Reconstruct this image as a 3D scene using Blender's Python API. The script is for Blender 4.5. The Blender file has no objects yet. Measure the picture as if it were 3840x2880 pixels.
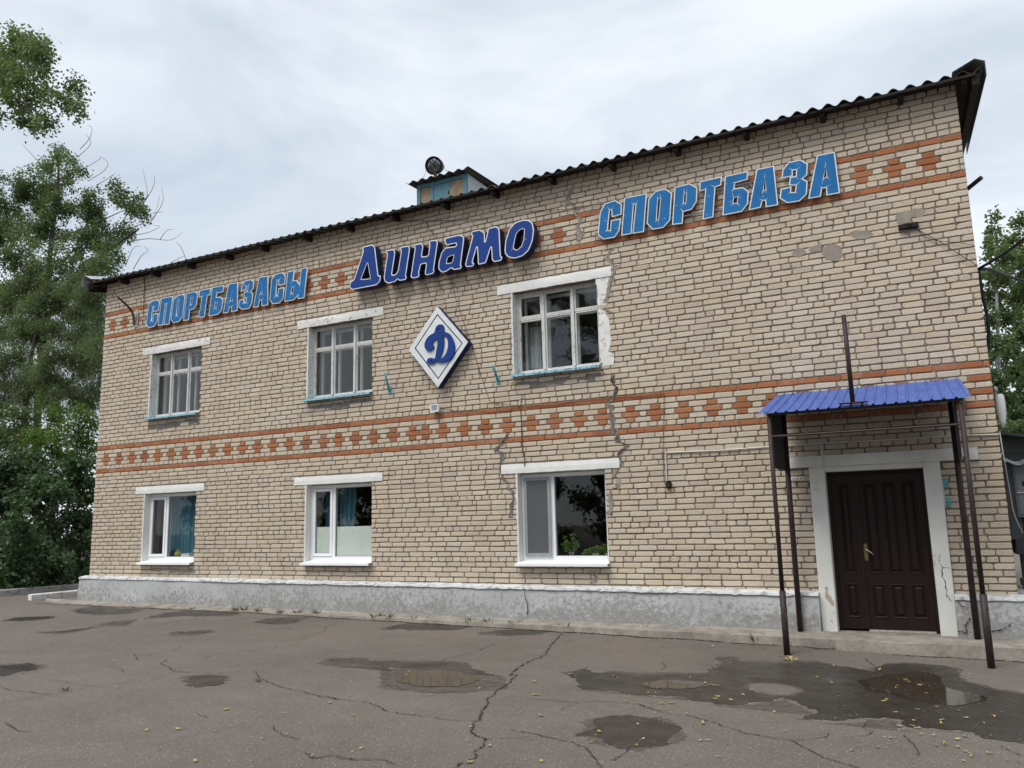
import bpy, bmesh, math, random
import numpy as np
from mathutils import Vector, Matrix, noise as mnoise
random.seed(7); rng = np.random.default_rng(7)
D = bpy.data; SC = bpy.context.scene; COL = SC.collection

# ------------------------------------------------------------------ camera
CAM = np.array([15.72, -11.05, 1.45]); FPX = 3047.8
def _rot(yaw, pit, rol):
    a, b, c = (math.radians(v) for v in (yaw, pit, rol))
    Rz = np.array([[math.cos(a), -math.sin(a), 0], [math.sin(a), math.cos(a), 0], [0, 0, 1]])
    Rx = np.array([[1, 0, 0], [0, math.cos(b), -math.sin(b)], [0, math.sin(b), math.cos(b)]])
    Ry = np.array([[math.cos(c), 0, math.sin(c)], [0, 1, 0], [-math.sin(c), 0, math.cos(c)]])
    return Rz @ Rx @ Ry
ROT = _rot(27.70, 9.65, 1.37)
cd = D.cameras.new('camera'); cam = D.objects.new('camera', cd); COL.objects.link(cam); SC.camera = cam
cd.sensor_width = 36; cd.lens = FPX / 3840 * 36; cd.clip_end = 1000
mw = Matrix.Identity(4)
for i in range(3):
    mw[i][0] = ROT[i, 0]; mw[i][1] = ROT[i, 2]; mw[i][2] = -ROT[i, 1]; mw[i][3] = CAM[i]
cam.matrix_world = mw

# ------------------------------------------------------------------ world, sun, exposure
SUN_DIR = Vector((-0.22, -0.58, 1.0)).normalized()          # towards the sun
wd = D.worlds.new('World'); SC.world = wd; wd.use_nodes = True
nt = wd.node_tree; nt.nodes.clear()
def wn(t, **k):
    n = nt.nodes.new(t)
    for a, v in k.items(): setattr(n, a, v)
    return n
sky = wn('ShaderNodeTexSky', sky_type='NISHITA', sun_disc=False)
sky.sun_elevation = math.asin(SUN_DIR.z); sky.sun_rotation = math.atan2(SUN_DIR.x, SUN_DIR.y)
skm = wn('ShaderNodeVectorMath', operation='SCALE'); skm.inputs['Scale'].default_value = 0.10
nt.links.new(sky.outputs[0], skm.inputs[0])
tc = wn('ShaderNodeTexCoord'); mp = wn('ShaderNodeMapping'); mp.inputs['Scale'].default_value = (1.0, 1.0, 2.6)
nt.links.new(tc.outputs['Generated'], mp.inputs[0])
nz = wn('ShaderNodeTexNoise'); nz.inputs['Scale'].default_value = 2.1; nz.inputs['Detail'].default_value = 5; nz.inputs['Roughness'].default_value = .52; nz.inputs['Distortion'].default_value = .35
nt.links.new(mp.outputs[0], nz.inputs['Vector'])
cr = wn('ShaderNodeValToRGB'); cr.color_ramp.elements[0].position = .36; cr.color_ramp.elements[1].position = .60
cr.color_ramp.elements[0].color = (.325, .365, .41, 1); cr.color_ramp.elements[1].color = (.52, .545, .57, 1)
nt.links.new(nz.outputs['Fac'], cr.inputs[0])
mx = wn('ShaderNodeMix', data_type='RGBA'); mx.inputs['Factor'].default_value = .88
nt.links.new(skm.outputs[0], mx.inputs['A']); nt.links.new(cr.outputs[0], mx.inputs['B'])
bg = wn('ShaderNodeBackground'); bg.inputs['Strength'].default_value = 1.0
nt.links.new(mx.outputs['Result'], bg.inputs[0]); wo = wn('ShaderNodeOutputWorld'); nt.links.new(bg.outputs[0], wo.inputs[0])
sl = D.lights.new('sun', 'SUN'); sl.energy = 1.5; sl.angle = math.radians(32); sl.color = (1.0, .965, .91)
so = D.objects.new('sun', sl); COL.objects.link(so); so.rotation_euler = SUN_DIR.to_track_quat('Z', 'Y').to_euler(); so.location = (0, -20, 30)
SC.view_settings.view_transform = 'Standard'; SC.view_settings.look = 'None'; SC.view_settings.gamma = 1
SC.view_settings.use_curve_mapping = False; SC.view_settings.exposure = 0.95

# ------------------------------------------------------------------ pixel -> place
def ray(px, py): return ROT @ np.array([(px - 1920) / FPX, 1, -(py - 1440) / FPX])
def fac(px, py, Y=0.0):
    d = ray(px, py); return CAM + (Y - CAM[1]) / d[1] * d
def g(x, y): return .04 - .012 * min(max(x - 5, 0), 12) - .065 * min(max(-y - .4, 0), .7)
def gnd(px, py):
    z = 0
    for _ in range(6):
        d = ray(px, py); p = CAM + (z - CAM[2]) / d[2] * d; z = g(p[0], p[1])
    return p
def zf(reg, w, pts, Y=0.0):                                   # points of an enlarged crop -> (x, z) on the plane y = Y
    s = w / (reg[2] - reg[0]); out = []
    for x, y in pts:
        p = fac(reg[0] + x / s, reg[1] + y / s, Y); out.append((p[0], p[2]))
    return out
def zf3(reg, w, pts, Y=0.0): return [(x, Y, z) for x, z in zf(reg, w, pts, Y)]
def zg(reg, w, pts):
    s = w / (reg[2] - reg[0]); return [tuple(gnd(reg[0] + x / s, reg[1] + y / s)[:2]) for x, y in pts]

# ------------------------------------------------------------------ materials
class NT:
    def __init__(s, name):
        s.m = D.materials.new(name); s.m.use_nodes = True; s.t = s.m.node_tree; s.t.nodes.clear()
        s.o = s.n('ShaderNodeOutputMaterial'); s.p = s.n('ShaderNodeBsdfPrincipled'); s.l(s.p.outputs[0], s.o.inputs[0])
        s.pos = s.n('ShaderNodeNewGeometry')
    def n(s, t, **k):
        n = s.t.nodes.new(t)
        for a, v in k.items():
            if a in n.inputs.keys() if hasattr(n.inputs, 'keys') else False: n.inputs[a].default_value = v
            else: setattr(n, a, v)
        return n
    def l(s, a, b): s.t.links.new(a, b)
    def noise(s, scale, detail=3, rough=.55, dist=0, vec=None, stretch=None):
        n = s.n('ShaderNodeTexNoise'); n.inputs['Scale'].default_value = scale; n.inputs['Detail'].default_value = detail
        n.inputs['Roughness'].default_value = rough; n.inputs['Distortion'].default_value = dist
        v = vec or s.pos.outputs['Position']
        if stretch:
            mpn = s.n('ShaderNodeMapping'); mpn.inputs['Scale'].default_value = stretch; s.l(v, mpn.inputs[0]); v = mpn.outputs[0]
        s.l(v, n.inputs['Vector']); return n.outputs['Fac']
    def ramp(s, f, a, b, ca=(0, 0, 0, 1), cb=(1, 1, 1, 1)):
        r = s.n('ShaderNodeValToRGB'); e = r.color_ramp.elements; e[0].position = a; e[1].position = b; e[0].color = ca; e[1].color = cb
        s.l(f, r.inputs[0]); return r.outputs[0]
    def mix(s, f, a, b, mode='MIX'):
        m = s.n('ShaderNodeMix', data_type='RGBA', blend_type=mode)
        for v, k in ((f, 'Factor'), (a, 'A'), (b, 'B')):
            i = [q for q in m.inputs if q.name == k and (q.type == 'VALUE' if k == 'Factor' else q.type == 'RGBA')][0]
            if isinstance(v, (int, float)): i.default_value = v
            elif isinstance(v, tuple): i.default_value = (*v[:3], 1)
            else: s.l(v, i)
        return [q for q in m.outputs if q.type == 'RGBA'][0]
    def rnd(s):                                              # a random number for each piece
        oi = s.n('ShaderNodeObjectInfo'); a = s.n('ShaderNodeMath', operation='ADD'); f = s.n('ShaderNodeMath', operation='FRACT')
        s.l(oi.outputs['Random'], a.inputs[0]); s.l(s.pos.outputs['Random Per Island'], a.inputs[1]); s.l(a.outputs[0], f.inputs[0]); return f.outputs[0]
    def bump(s, h, strength=.3, dist=.01):
        b = s.n('ShaderNodeBump'); b.inputs['Strength'].default_value = strength; b.inputs['Distance'].default_value = dist
        s.l(h, b.inputs['Height']); s.l(b.outputs[0], s.p.inputs['Normal'])
    def math(s, op, a, b=0.0):
        m = s.n('ShaderNodeMath', operation=op)
        for i, v in enumerate((a, b)):
            if isinstance(v, (int, float)): m.inputs[i].default_value = v
            else: s.l(v, m.inputs[i])
        return m.outputs[0]
    def col(s, c): s.l(c, s.p.inputs['Base Color'])
def sc3(c, k): return tuple(min(1, v * k) for v in c)
MATS = {}
def plain(name, c, rough=.7, var=.18, vs=6, bs=90, bump=.25, metal=0, fine=.12):
    m = NT(name); big = m.mix(m.ramp(m.noise(vs, 4), .3, .7), sc3(c, 1 - var), sc3(c, 1 + var))
    fn = m.noise(bs, 3); m.col(m.mix(m.ramp(fn, .35, .65), m.mix(1, big, (1 - fine,) * 3, 'MULTIPLY'), big))
    m.p.inputs['Roughness'].default_value = rough; m.p.inputs['Metallic'].default_value = metal; m.p.inputs['Specular IOR Level'].default_value = .22
    if bump: m.bump(fn, bump, .004)
    MATS[name] = m.m; return m.m
def peel(name, paint, under, lo=.42, hi=.5, scale=9, detail=7, rough=.6, stretch=None, bump=.4):
    m = NT(name); f = m.ramp(m.noise(scale, detail, .68, .3, stretch=stretch), lo, hi)
    pa = m.mix(m.ramp(m.noise(3, 4), .3, .7), sc3(paint, .88), sc3(paint, 1.06))
    un = m.mix(m.ramp(m.noise(60, 4), .3, .7), sc3(under, .7), sc3(under, 1.2))
    m.col(m.mix(f, un, pa)); m.p.inputs['Roughness'].default_value = rough
    if bump: m.bump(f, bump, .003)
    MATS[name] = m.m; return m.m
def brickmat(name, cols, red=False):
    m = NT(name); r = m.rnd(); rr = m.n('ShaderNodeValToRGB'); e = rr.color_ramp.elements
    rr.color_ramp.interpolation = 'LINEAR'
    while len(e) < len(cols): e.new(.5)
    for i, c in enumerate(cols): e[i].position = i / (len(cols) - 1); e[i].color = (*c, 1)
    m.l(r, rr.inputs[0]); c = rr.outputs[0]
    st = m.ramp(m.noise(.55, 5, .6), .32, .68); c = m.mix(m.math('MULTIPLY', st, .6), c, m.mix(1, c, (.88, .865, .86), 'MULTIPLY'))
    c = m.mix(m.ramp(m.noise(38, 5, .65), .38, .72), m.mix(1, c, (.86, .85, .83), 'MULTIPLY'), c)
    strk = m.ramp(m.noise(2.2, 5, .62, .2, stretch=(1.6, 1, .22)), .40, .72); c = m.mix(m.math('MULTIPLY', strk, .4), c, m.mix(1, c, (.82, .80, .78), 'MULTIPLY'))
    lt = m.ramp(m.noise(1.4, 6, .68), .58, .74); c = m.mix(m.math('MULTIPLY', lt, .35), c, (.62, .57, .49))
    pit = m.ramp(m.noise(62, 2, .5), .30, .345); c = m.mix(pit, m.mix(1, c, (.28, .25, .23), 'MULTIPLY'), c)
    gr = m.ramp(m.noise(5.5, 6, .7), .62, .78); c = m.mix(m.math('MULTIPLY', gr, .45), c, (.2, .18, .155))
    if red: c = m.mix(m.ramp(m.noise(26, 4, .7), .64, .74), c, (.33, .27, .21))
    m.col(c); m.p.inputs['Roughness'].default_value = .9; m.p.inputs['Specular IOR Level'].default_value = .15
    h = m.mix(pit, (0, 0, 0), m.noise(55, 5, .7)); m.bump(h, .55, .006); MATS[name] = m.m; return m.m
brickmat('silicate_brick', [(.585, .50, .405), (.64, .55, .43), (.61, .53, .435), (.68, .60, .49), (.55, .47, .385), (.64, .535, .395), (.65, .575, .47)])
brickmat('red_brick', [(.42, .16, .075), (.48, .19, .085), (.36, .13, .065), (.50, .225, .12)], True)
plain('tan_plaster', (.50, .42, .31), .9, .1)
plain('mortar', (.215, .17, .135), .95, .3, 3, 60, .6)
plain('cement', (.30, .265, .225), .95, .22, 7, 70, .6)
plain('dark_cement', (.20, .185, .165), .95, .3, 9, 70, .6)
peel('white_lintel', (.78, .78, .76), (.34, .30, .25), .30, .36, 14, 8)
peel('white_lintel_old', (.74, .73, .70), (.33, .30, .26), .37, .45, 22, 9)
peel('whitewash', (.74, .74, .71), (.40, .35, .28), .40, .47, 7, 9)
peel('white_plaster', (.74, .735, .69), (.44, .38, .29), .31, .37, 6, 8)
peel('window_paint', (.62, .62, .59), (.22, .19, .15), .36, .44, 18, 8, stretch=(3, 3, .5))
peel('blue_sill', (.24, .50, .62), (.07, .085, .10), .43, .49, 34, 9)
peel('teal_wood', (.06, .19, .25), (.10, .09, .08), .36, .46, 14, 8, stretch=(1, 1, 3))
plain('plastic_white', (.80, .81, .82), .35, .03, 2, 40, .02, 0, .03)
plain('grey_gasket', (.30, .31, .32), .6, .05)
plain('tan_board', (.29, .215, .15), .85, .3, 5, 50, .4)
plain('asbestos', (.105, .10, .088), .95, .35, 2.2, 45, .7)
plain('old_wood', (.026, .021, .018), .9, .35, 4, 60, .6)
plain('pale_metal', (.46, .49, .51), .5, .12, 4, 60, .1, .3)
plain('brown_metal', (.042, .030, .028), .5, .3, 12, 80, .25)
plain('dark_panel', (.045, .042, .038), .75, .2, 5, 60, .2)
plain('rust', (.10, .055, .04), .85, .4, 25, 90, .4)
plain('black_rubber', (.012, .012, .013), .5, .2)
plain('grey_metal', (.155, .17, .185), .45, .1, 4, 80, .1, .2)
plain('dark_grey_metal', (.07, .078, .085), .5, .15, 4, 80, .1, .2)
plain('galvanised', (.42, .43, .43), .45, .2, 14, 80, .15, .5)
plain('cable_white', (.62, .61, .57), .5, .08)
plain('cable_brown', (.16, .085, .045), .6, .2)
plain('cable_black', (.018, .018, .018), .6, .2)
plain('sky_blue_letter', (.010, .150, .40), .6, .13, 4, 40, .03)
plain('white_letter', (.74, .76, .77), .5, .08, 9, 60, .1)
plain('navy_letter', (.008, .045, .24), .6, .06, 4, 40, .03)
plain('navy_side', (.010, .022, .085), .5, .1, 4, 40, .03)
plain('enamel_teal', (.12, .38, .46), .5, .25, 30, 90, .2)
plain('interior_wall', (.32, .30, .26), .9, .1)
plain('curtain_blue', (.07, .19, .25), .9, .1, 3, 200, .1)
plain('curtain_sheer', (.55, .56, .55), .9, .1, 3, 200, .1)
plain('film_white', (.70, .73, .68), .8, .05)
plain('pot_grey', (.30, .31, .30), .7, .4, 40, 60, .3)
plain('pot_cream', (.70, .74, .48), .6, .1)
plain('bag_yellow', (.34, .31, .09), .5, .4, 20)
plain('bag_navy', (.02, .03, .09), .6, .3, 20)
plain('brass', (.26, .20, .08), .35, .2, 30, 80, .1, .8)
plain('steel_bright', (.7, .7, .68), .25, .05, 5, 50, .02, 1)
plain('plank_grey', (.10, .10, .095), .9, .35, 6, 50, .5)
plain('door_sill_metal', (.46, .43, .37), .5, .2, 20)
peel('kerb_white', (.72, .72, .71), (.26, .25, .23), .36, .46, 10, 7)
peel('ledge_paint', (.62, .635, .645), (.34, .34, .335), .40, .50, 8, 8)
peel('kerb_grey', (.40, .41, .41), (.2, .19, .17), .36, .5, 8, 7)
def special():
    m = NT('door_wood'); gn = m.noise(9, 6, .65, .6, stretch=(9, 9, .8))
    m.col(m.mix(m.ramp(gn, .3, .7), (.015, .0075, .007), (.027, .0145, .0135))); m.p.inputs['Roughness'].default_value = .5; m.p.inputs['Specular IOR Level'].default_value = .2
    m.bump(gn, .12, .003); MATS['door_wood'] = m.m
    m = NT('canopy_blue'); m.col(m.mix(m.ramp(m.noise(34, 2, .4), .74, .76), m.mix(m.ramp(m.noise(7, 7, .7, stretch=(3, .6, 1)), .35, .7), (.045, .09, .31), (.08, .155, .46)), (.6, .6, .58)))
    m.p.inputs['Roughness'].default_value = .42; m.bump(m.noise(30, 3), .06, .004); MATS['canopy_blue'] = m.m
    # plinth: grey oil paint, rubbed through to darker concrete low down
    m = NT('plinth_paint'); sp = m.n('ShaderNodeSeparateXYZ'); m.l(m.pos.outputs['Position'], sp.inputs[0])
    hgt = m.math('MULTIPLY', sp.outputs['Z'], .34)
    f = m.math('ADD', m.noise(17, 10, .78, .3), hgt); big = m.noise(.9, 3, .5); f = m.math('ADD', f, m.math('MULTIPLY', big, .32))
    peelf = m.ramp(f, .70, .785)
    pa = m.mix(m.ramp(m.noise(1.1, 4), .35, .65), (.37, .375, .375), (.455, .465, .47)); un = m.mix(m.ramp(m.noise(26, 6, .7), .3, .7), (.21, .205, .195), (.33, .325, .315))
    m.col(m.mix(peelf, un, pa)); m.p.inputs['Roughness'].default_value = .75; m.bump(peelf, .45, .003); MATS['plinth_paint'] = m.m
    m = NT('concrete'); c = m.mix(m.ramp(m.noise(3.2, 8, .72), .33, .67), (.16, .14, .12), (.37, .335, .285)); c = m.mix(m.ramp(m.noise(48, 4, .6), .3, .36), (.07, .062, .055), c)
    m.col(c); m.p.inputs['Roughness'].default_value = .95; m.bump(m.noise(30, 6, .75), .9, .012); MATS['concrete'] = m.m
    # asphalt
    m = NT('asphalt'); c = m.mix(m.ramp(m.noise(.35, 5, .6), .3, .7), (.120, .101, .086), (.158, .135, .116))
    c = m.mix(m.ramp(m.noise(2.3, 5, .7), .34, .66), m.mix(1, c, (.84, .83, .82), 'MULTIPLY'), c)
    v = m.n('ShaderNodeTexVoronoi'); v.inputs['Scale'].default_value = 140; m.l(m.pos.outputs['Position'], v.inputs['Vector'])
    sp2 = m.n('ShaderNodeSeparateColor'); m.l(v.outputs['Color'], sp2.inputs[0])
    c = m.mix(m.ramp(sp2.outputs[0], .1, .9), m.mix(1, c, (.83, .82, .81), 'MULTIPLY'), m.mix(1, c, (1.13, 1.13, 1.12), 'MULTIPLY'))
    chip = m.ramp(sp2.outputs[1], .975, .985); c = m.mix(m.math('MULTIPLY', chip, .8), c, (.36, .33, .29))
    m.col(c); m.p.inputs['Roughness'].default_value = .88
    m.bump(m.mix(.5, v.outputs['Distance'], m.noise(25, 5, .7)), .55, .008); MATS['asphalt'] = m.m
    m = NT('damp_asphalt'); v = m.n('ShaderNodeTexVoronoi'); v.inputs['Scale'].default_value = 140; m.l(m.pos.outputs['Position'], v.inputs['Vector'])
    m.col(m.mix(m.ramp(m.noise(6, 5), .3, .7), (.029, .024, .019), (.046, .038, .031))); m.p.inputs['Specular IOR Level'].default_value = .3; m.l(m.ramp(m.noise(3.5, 4), .35, .65, (.22, .22, .22, 1), (.48, .48, .48, 1)), m.p.inputs['Roughness'])
    m.bump(v.outputs['Distance'], .3, .006); MATS['damp_asphalt'] = m.m
    m = NT('drying_asphalt'); v = m.n('ShaderNodeTexVoronoi'); v.inputs['Scale'].default_value = 140; m.l(m.pos.outputs['Position'], v.inputs['Vector'])
    m.col(m.mix(m.ramp(m.noise(9, 6, .7), .35, .65), (.07, .057, .048), (.118, .097, .083))); m.p.inputs['Roughness'].default_value = .75; m.p.inputs['Specular IOR Level'].default_value = .25; m.bump(v.outputs['Distance'], .5, .008); MATS['drying_asphalt'] = m.m
    m = NT('puddle_water'); m.col(m.mix(m.ramp(m.noise(4, 3), .3, .7), (.032, .024, .017), (.05, .039, .029))); m.p.inputs['Roughness'].default_value = .07; m.p.inputs['IOR'].default_value = 1.33; m.p.inputs['Specular IOR Level'].default_value = .26
    m.bump(m.noise(2.5, 2), .02, .01); MATS['puddle_water'] = m.m
    m = NT('crack_dirt'); m.col(m.mix(m.ramp(m.noise(60, 4), .35, .65), (.012, .010, .009), (.05, .036, .026))); m.p.inputs['Roughness'].default_value = 1; MATS['crack_dirt'] = m.m
    # window glass
    for nm, wob, boost in (('old_glass', .16, 1.25), ('new_glass', .015, .9)):
        m = NT(nm); m.t.nodes.remove(m.p); tr = m.n('ShaderNodeBsdfTransparent'); tr.inputs[0].default_value = (.95, .965, .96, 1)
        gl = m.n('ShaderNodeBsdfGlossy'); gl.inputs['Roughness'].default_value = .01; vd = m.n('ShaderNodeVectorMath', operation='DOT_PRODUCT'); m.l(m.pos.outputs['Normal'], vd.inputs[0]); m.l(m.pos.outputs['Incoming'], vd.inputs[1]); cs = m.math('SUBTRACT', 1.0, m.math('ABSOLUTE', vd.outputs['Value'])); frv = m.math('ADD', m.math('MULTIPLY', m.math('POWER', cs, 5.0), .96), .04)
        b = m.n('ShaderNodeBump'); b.inputs['Strength'].default_value = wob; b.inputs['Distance'].default_value = .01; m.l(m.noise(5, 2), b.inputs['Height'])
        m.l(b.outputs[0], gl.inputs['Normal']); ms = m.n('ShaderNodeMixShader'); m.l(m.math('MULTIPLY', frv, boost), ms.inputs[0]); m.l(tr.outputs[0], ms.inputs[1]); m.l(gl.outputs[0], ms.inputs[2]); m.l(ms.outputs[0], m.o.inputs[0]); MATS[nm] = m.m
    for nm, c, a in (('insect_mesh', (.12, .125, .13), .72), ('plastic_bag', (.75, .75, .74), .8)):
        m = NT(nm); m.p.inputs['Base Color'].default_value = (*c, 1); m.p.inputs['Alpha'].default_value = a; m.p.inputs['Roughness'].default_value = .4; MATS[nm] = m.m
    m = NT('lamp_glass'); m.col(m.mix(m.ramp(m.noise(28, 4, .6, 1.5), .4, .6), (.01, .011, .012), (.32, .34, .35))); m.p.inputs['Roughness'].default_value = .08; m.p.inputs['Metallic'].default_value = .7; MATS['lamp_glass'] = m.m
    def leafmat(nm, cols, trans=.35, rough=.55):
        m = NT(nm); r = m.rnd(); rr = m.n('ShaderNodeValToRGB'); e = rr.color_ramp.elements
        while len(e) < len(cols): e.new(.5)
        for i, c in enumerate(cols): e[i].position = i / (len(cols) - 1); e[i].color = (*c, 1)
        m.l(r, rr.inputs[0]); c = m.mix(m.ramp(m.noise(.8, 3), .35, .65), m.mix(1, rr.outputs[0], (.72, .78, .7), 'MULTIPLY'), rr.outputs[0]); m.col(c); m.p.inputs['Roughness'].default_value = rough
        tl = m.n('ShaderNodeBsdfTranslucent'); m.l(m.mix(1, c, (1.3, 1.5, .7), 'MULTIPLY'), tl.inputs[0]); ms = m.n('ShaderNodeMixShader'); ms.inputs[0].default_value = trans
        m.l(m.p.outputs[0], ms.inputs[1]); m.l(tl.outputs[0], ms.inputs[2]); m.l(ms.outputs[0], m.o.inputs[0]); MATS[nm] = m.m
    leafmat('poplar_leaf', [(.085, .125, .055), (.13, .175, .07), (.10, .145, .07), (.17, .21, .09)], .42)
    leafmat('willow_leaf', [(.11, .15, .07), (.15, .195, .085), (.095, .135, .06), (.185, .225, .10)], .42)
    leafmat('lilac_leaf', [(.05, .095, .042), (.08, .135, .058), (.062, .115, .058), (.10, .15, .065)], .3)
    leafmat('maple_leaf', [(.09, .16, .025), (.13, .20, .035), (.08, .14, .03), (.16, .22, .05)], .45)
    leafmat('houseplant_leaf', [(.10, .18, .05), (.15, .24, .07), (.20, .26, .09)])
    leafmat('grass_blade', [(.06, .10, .025), (.10, .13, .035), (.14, .14, .06)])
    leafmat('yellow_leaf', [(.52, .40, .11), (.46, .35, .11), (.48, .42, .18), (.55, .48, .24)], .15)
    leafmat('dry_leaf', [(.50, .33, .15), (.42, .25, .11), (.55, .40, .22)], .15)
    leafmat('green_leaf', [(.16, .20, .08), (.22, .26, .12)], .15)
    leafmat('grit', [(.10, .085, .075), (.24, .21, .18), (.40, .36, .31), (.16, .13, .11)], .0, .9)
    plain('bark', (.085, .072, .060), .95, .35, 6, 40, .8)
    plain('birch_bark', (.34, .335, .31), .9, .4, 9, 40, .5)
    plain('twig', (.17, .15, .13), .9, .2)
special()

# ------------------------------------------------------------------ object helpers
def link(name, me, mat=None, parent=None, kind=None):
    o = D.objects.new(name, me); COL.objects.link(o)
    if mat and me is not None and not me.materials: me.materials.append(MATS[mat])
    if parent: o.parent = parent
    if kind: o['kind'] = kind
    return o
def tag(o, label, cat, group=None):
    o['label'] = label; o['category'] = cat
    if group: o['group'] = group
    return o
def thing(name, label, cat, loc=(0, 0, 0), group=None):
    o = D.objects.new(name, None); COL.objects.link(o); o.location = loc; o.empty_display_size = .2; tag(o, label, cat, group); return o
class MB:
    def __init__(s): s.v = []; s.f = []
    def add(s, v, f): b = len(s.v); s.v += [tuple(q) for q in v]; s.f += [tuple(b + i for i in q) for q in f]; return s
    def box(s, x0, x1, y0, y1, z0, z1):
        return s.add([(x0, y0, z0), (x1, y0, z0), (x1, y1, z0), (x0, y1, z0), (x0, y0, z1), (x1, y0, z1), (x1, y1, z1), (x0, y1, z1)],
                     [(0, 3, 2, 1), (4, 5, 6, 7), (0, 1, 5, 4), (1, 2, 6, 5), (2, 3, 7, 6), (3, 0, 4, 7)])
    def tube(s, pts, r, seg=8, caps=True):
        pts = [Vector(p) for p in pts]; n = len(pts); rs = r if isinstance(r, (list, tuple)) else [r] * n; v = []; f = []; up = None
        for i, p in enumerate(pts):
            t = (pts[min(i + 1, n - 1)] - pts[max(i - 1, 0)]).normalized()
            if up is None: up = Vector((0, 0, 1)) if abs(t.z) < .9 else Vector((1, 0, 0))
            a = t.cross(up).normalized(); b = a.cross(t).normalized(); up = b
            for k in range(seg):
                th = 2 * math.pi * k / seg; v.append(p + (a * math.cos(th) + b * math.sin(th)) * rs[i])
        for i in range(n - 1):
            for k in range(seg):
                k2 = (k + 1) % seg; f.append((i * seg + k, i * seg + k2, (i + 1) * seg + k2, (i + 1) * seg + k))
        if caps: f.append(tuple(range(seg))[::-1]); f.append(tuple((n - 1) * seg + k for k in range(seg)))
        return s.add(v, f)
    def lathe(s, prof, c=(0, 0, 0), seg=16):
        v = []; f = []; n = len(prof)
        for r, z in prof:
            for k in range(seg): th = 2 * math.pi * k / seg; v.append((c[0] + r * math.cos(th), c[1] + r * math.sin(th), c[2] + z))
        for i in range(n - 1):
            for k in range(seg): k2 = (k + 1) % seg; f.append((i * seg + k, i * seg + k2, (i + 1) * seg + k2, (i + 1) * seg + k))
        f.append(tuple(range(seg))[::-1]); f.append(tuple((n - 1) * seg + k for k in range(seg)))
        return s.add(v, f)
    def mesh(s, name, smooth=False):
        me = D.meshes.new(name); me.from_pydata(s.v, [], s.f); me.update()
        if smooth: me.polygons.foreach_set('use_smooth', [True] * len(me.polygons))
        return me
    def obj(s, name, mat, parent=None, smooth=False, kind=None): return link(name, s.mesh(name, smooth), mat, parent, kind)
def bevel(o, w=.004, seg=1):
    bm = bmesh.new(); bm.from_mesh(o.data); bmesh.ops.bevel(bm, geom=bm.edges[:] + bm.verts[:], offset=w, segments=seg, affect='EDGES', clamp_overlap=True); bm.to_mesh(o.data); bm.free(); return o
def area2(p): return sum(p[i][0] * p[(i + 1) % len(p)][1] - p[(i + 1) % len(p)][0] * p[i][1] for i in range(len(p))) / 2
def inset(p, d):                                             # move every edge of a closed outline inwards by d
    if area2(p) < 0: p = p[::-1]
    n = len(p); out = []
    for i in range(n):
        a, b, c = Vector(p[i - 1]), Vector(p[i]), Vector(p[(i + 1) % n])
        e1 = (b - a).normalized(); e2 = (c - b).normalized(); n1 = Vector((-e1.y, e1.x)); n2 = Vector((-e2.y, e2.x)); m = n1 + n2
        k = max(m.length_squared / 2, .35); q = b + m * (d / k); out.append((q.x, q.y))
    return out
def plate(name, loops, y, depth, mat, parent=None, kind=None, flat=None):   # outline(s) in (x, z) -> slab whose front stands at y
    cu = D.curves.new(name, 'CURVE'); cu.dimensions = '2D'; cu.fill_mode = 'BOTH'; cu.extrude = depth / 2
    for lp in loops:
        sp = cu.splines.new('POLY'); sp.points.add(len(lp) - 1); sp.use_cyclic_u = True
        for q, (a, b) in zip(sp.points, lp): q.co = (a, b, 0, 1)
    t = D.objects.new('t', cu); me = D.meshes.new_from_object(t); D.objects.remove(t); D.curves.remove(cu); me.name = name
    if flat: me.transform(Matrix.Translation((0, 0, y - depth / 2)))
    else: me.transform(Matrix.Translation((0, y + depth / 2, 0)) @ Matrix.Rotation(math.pi / 2, 4, 'X'))
    me.materials.clear(); return link(name, me, mat, parent, kind)
def smooth_loop(p, n=4, closed=True):
    p = [Vector(q) for q in p]; m = len(p); out = []
    for i in range(m if closed else m - 1):
        if closed: a, b, c, d = p[i - 1], p[i], p[(i + 1) % m], p[(i + 2) % m]
        else: a, b, c, d = p[max(i - 1, 0)], p[i], p[i + 1], p[min(i + 2, m - 1)]
        for k in range(n):
            t = k / n; out.append(.5 * ((2 * b) + (c - a) * t + (2 * a - 5 * b + 4 * c - d) * t * t + (3 * b - a - 3 * c + d) * t ** 3))
    if not closed: out.append(p[-1])
    return [tuple(q) for q in out]
def rough_loop(p, n=5, amp=.01, sc=6):
    q = smooth_loop(p, n * 3); out = []
    for x, y in q:
        dx = dy = 0
        for k, w in ((1, 1), (2.7, .6), (7.5, .42), (17, .25)): dx += w * mnoise.noise((x * sc * k, y * sc * k, 1.3)); dy += w * mnoise.noise((x * sc * k, y * sc * k, 7.7))
        out.append((x + amp * 2 * dx, y + amp * 2 * dy))
    return out
def copy_tree(o, parent=None):
    c = o.copy(); COL.objects.link(c)
    if parent: c.parent = parent
    for ch in list(o.children): copy_tree(ch, c)
    return c

exec_order = []
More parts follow.
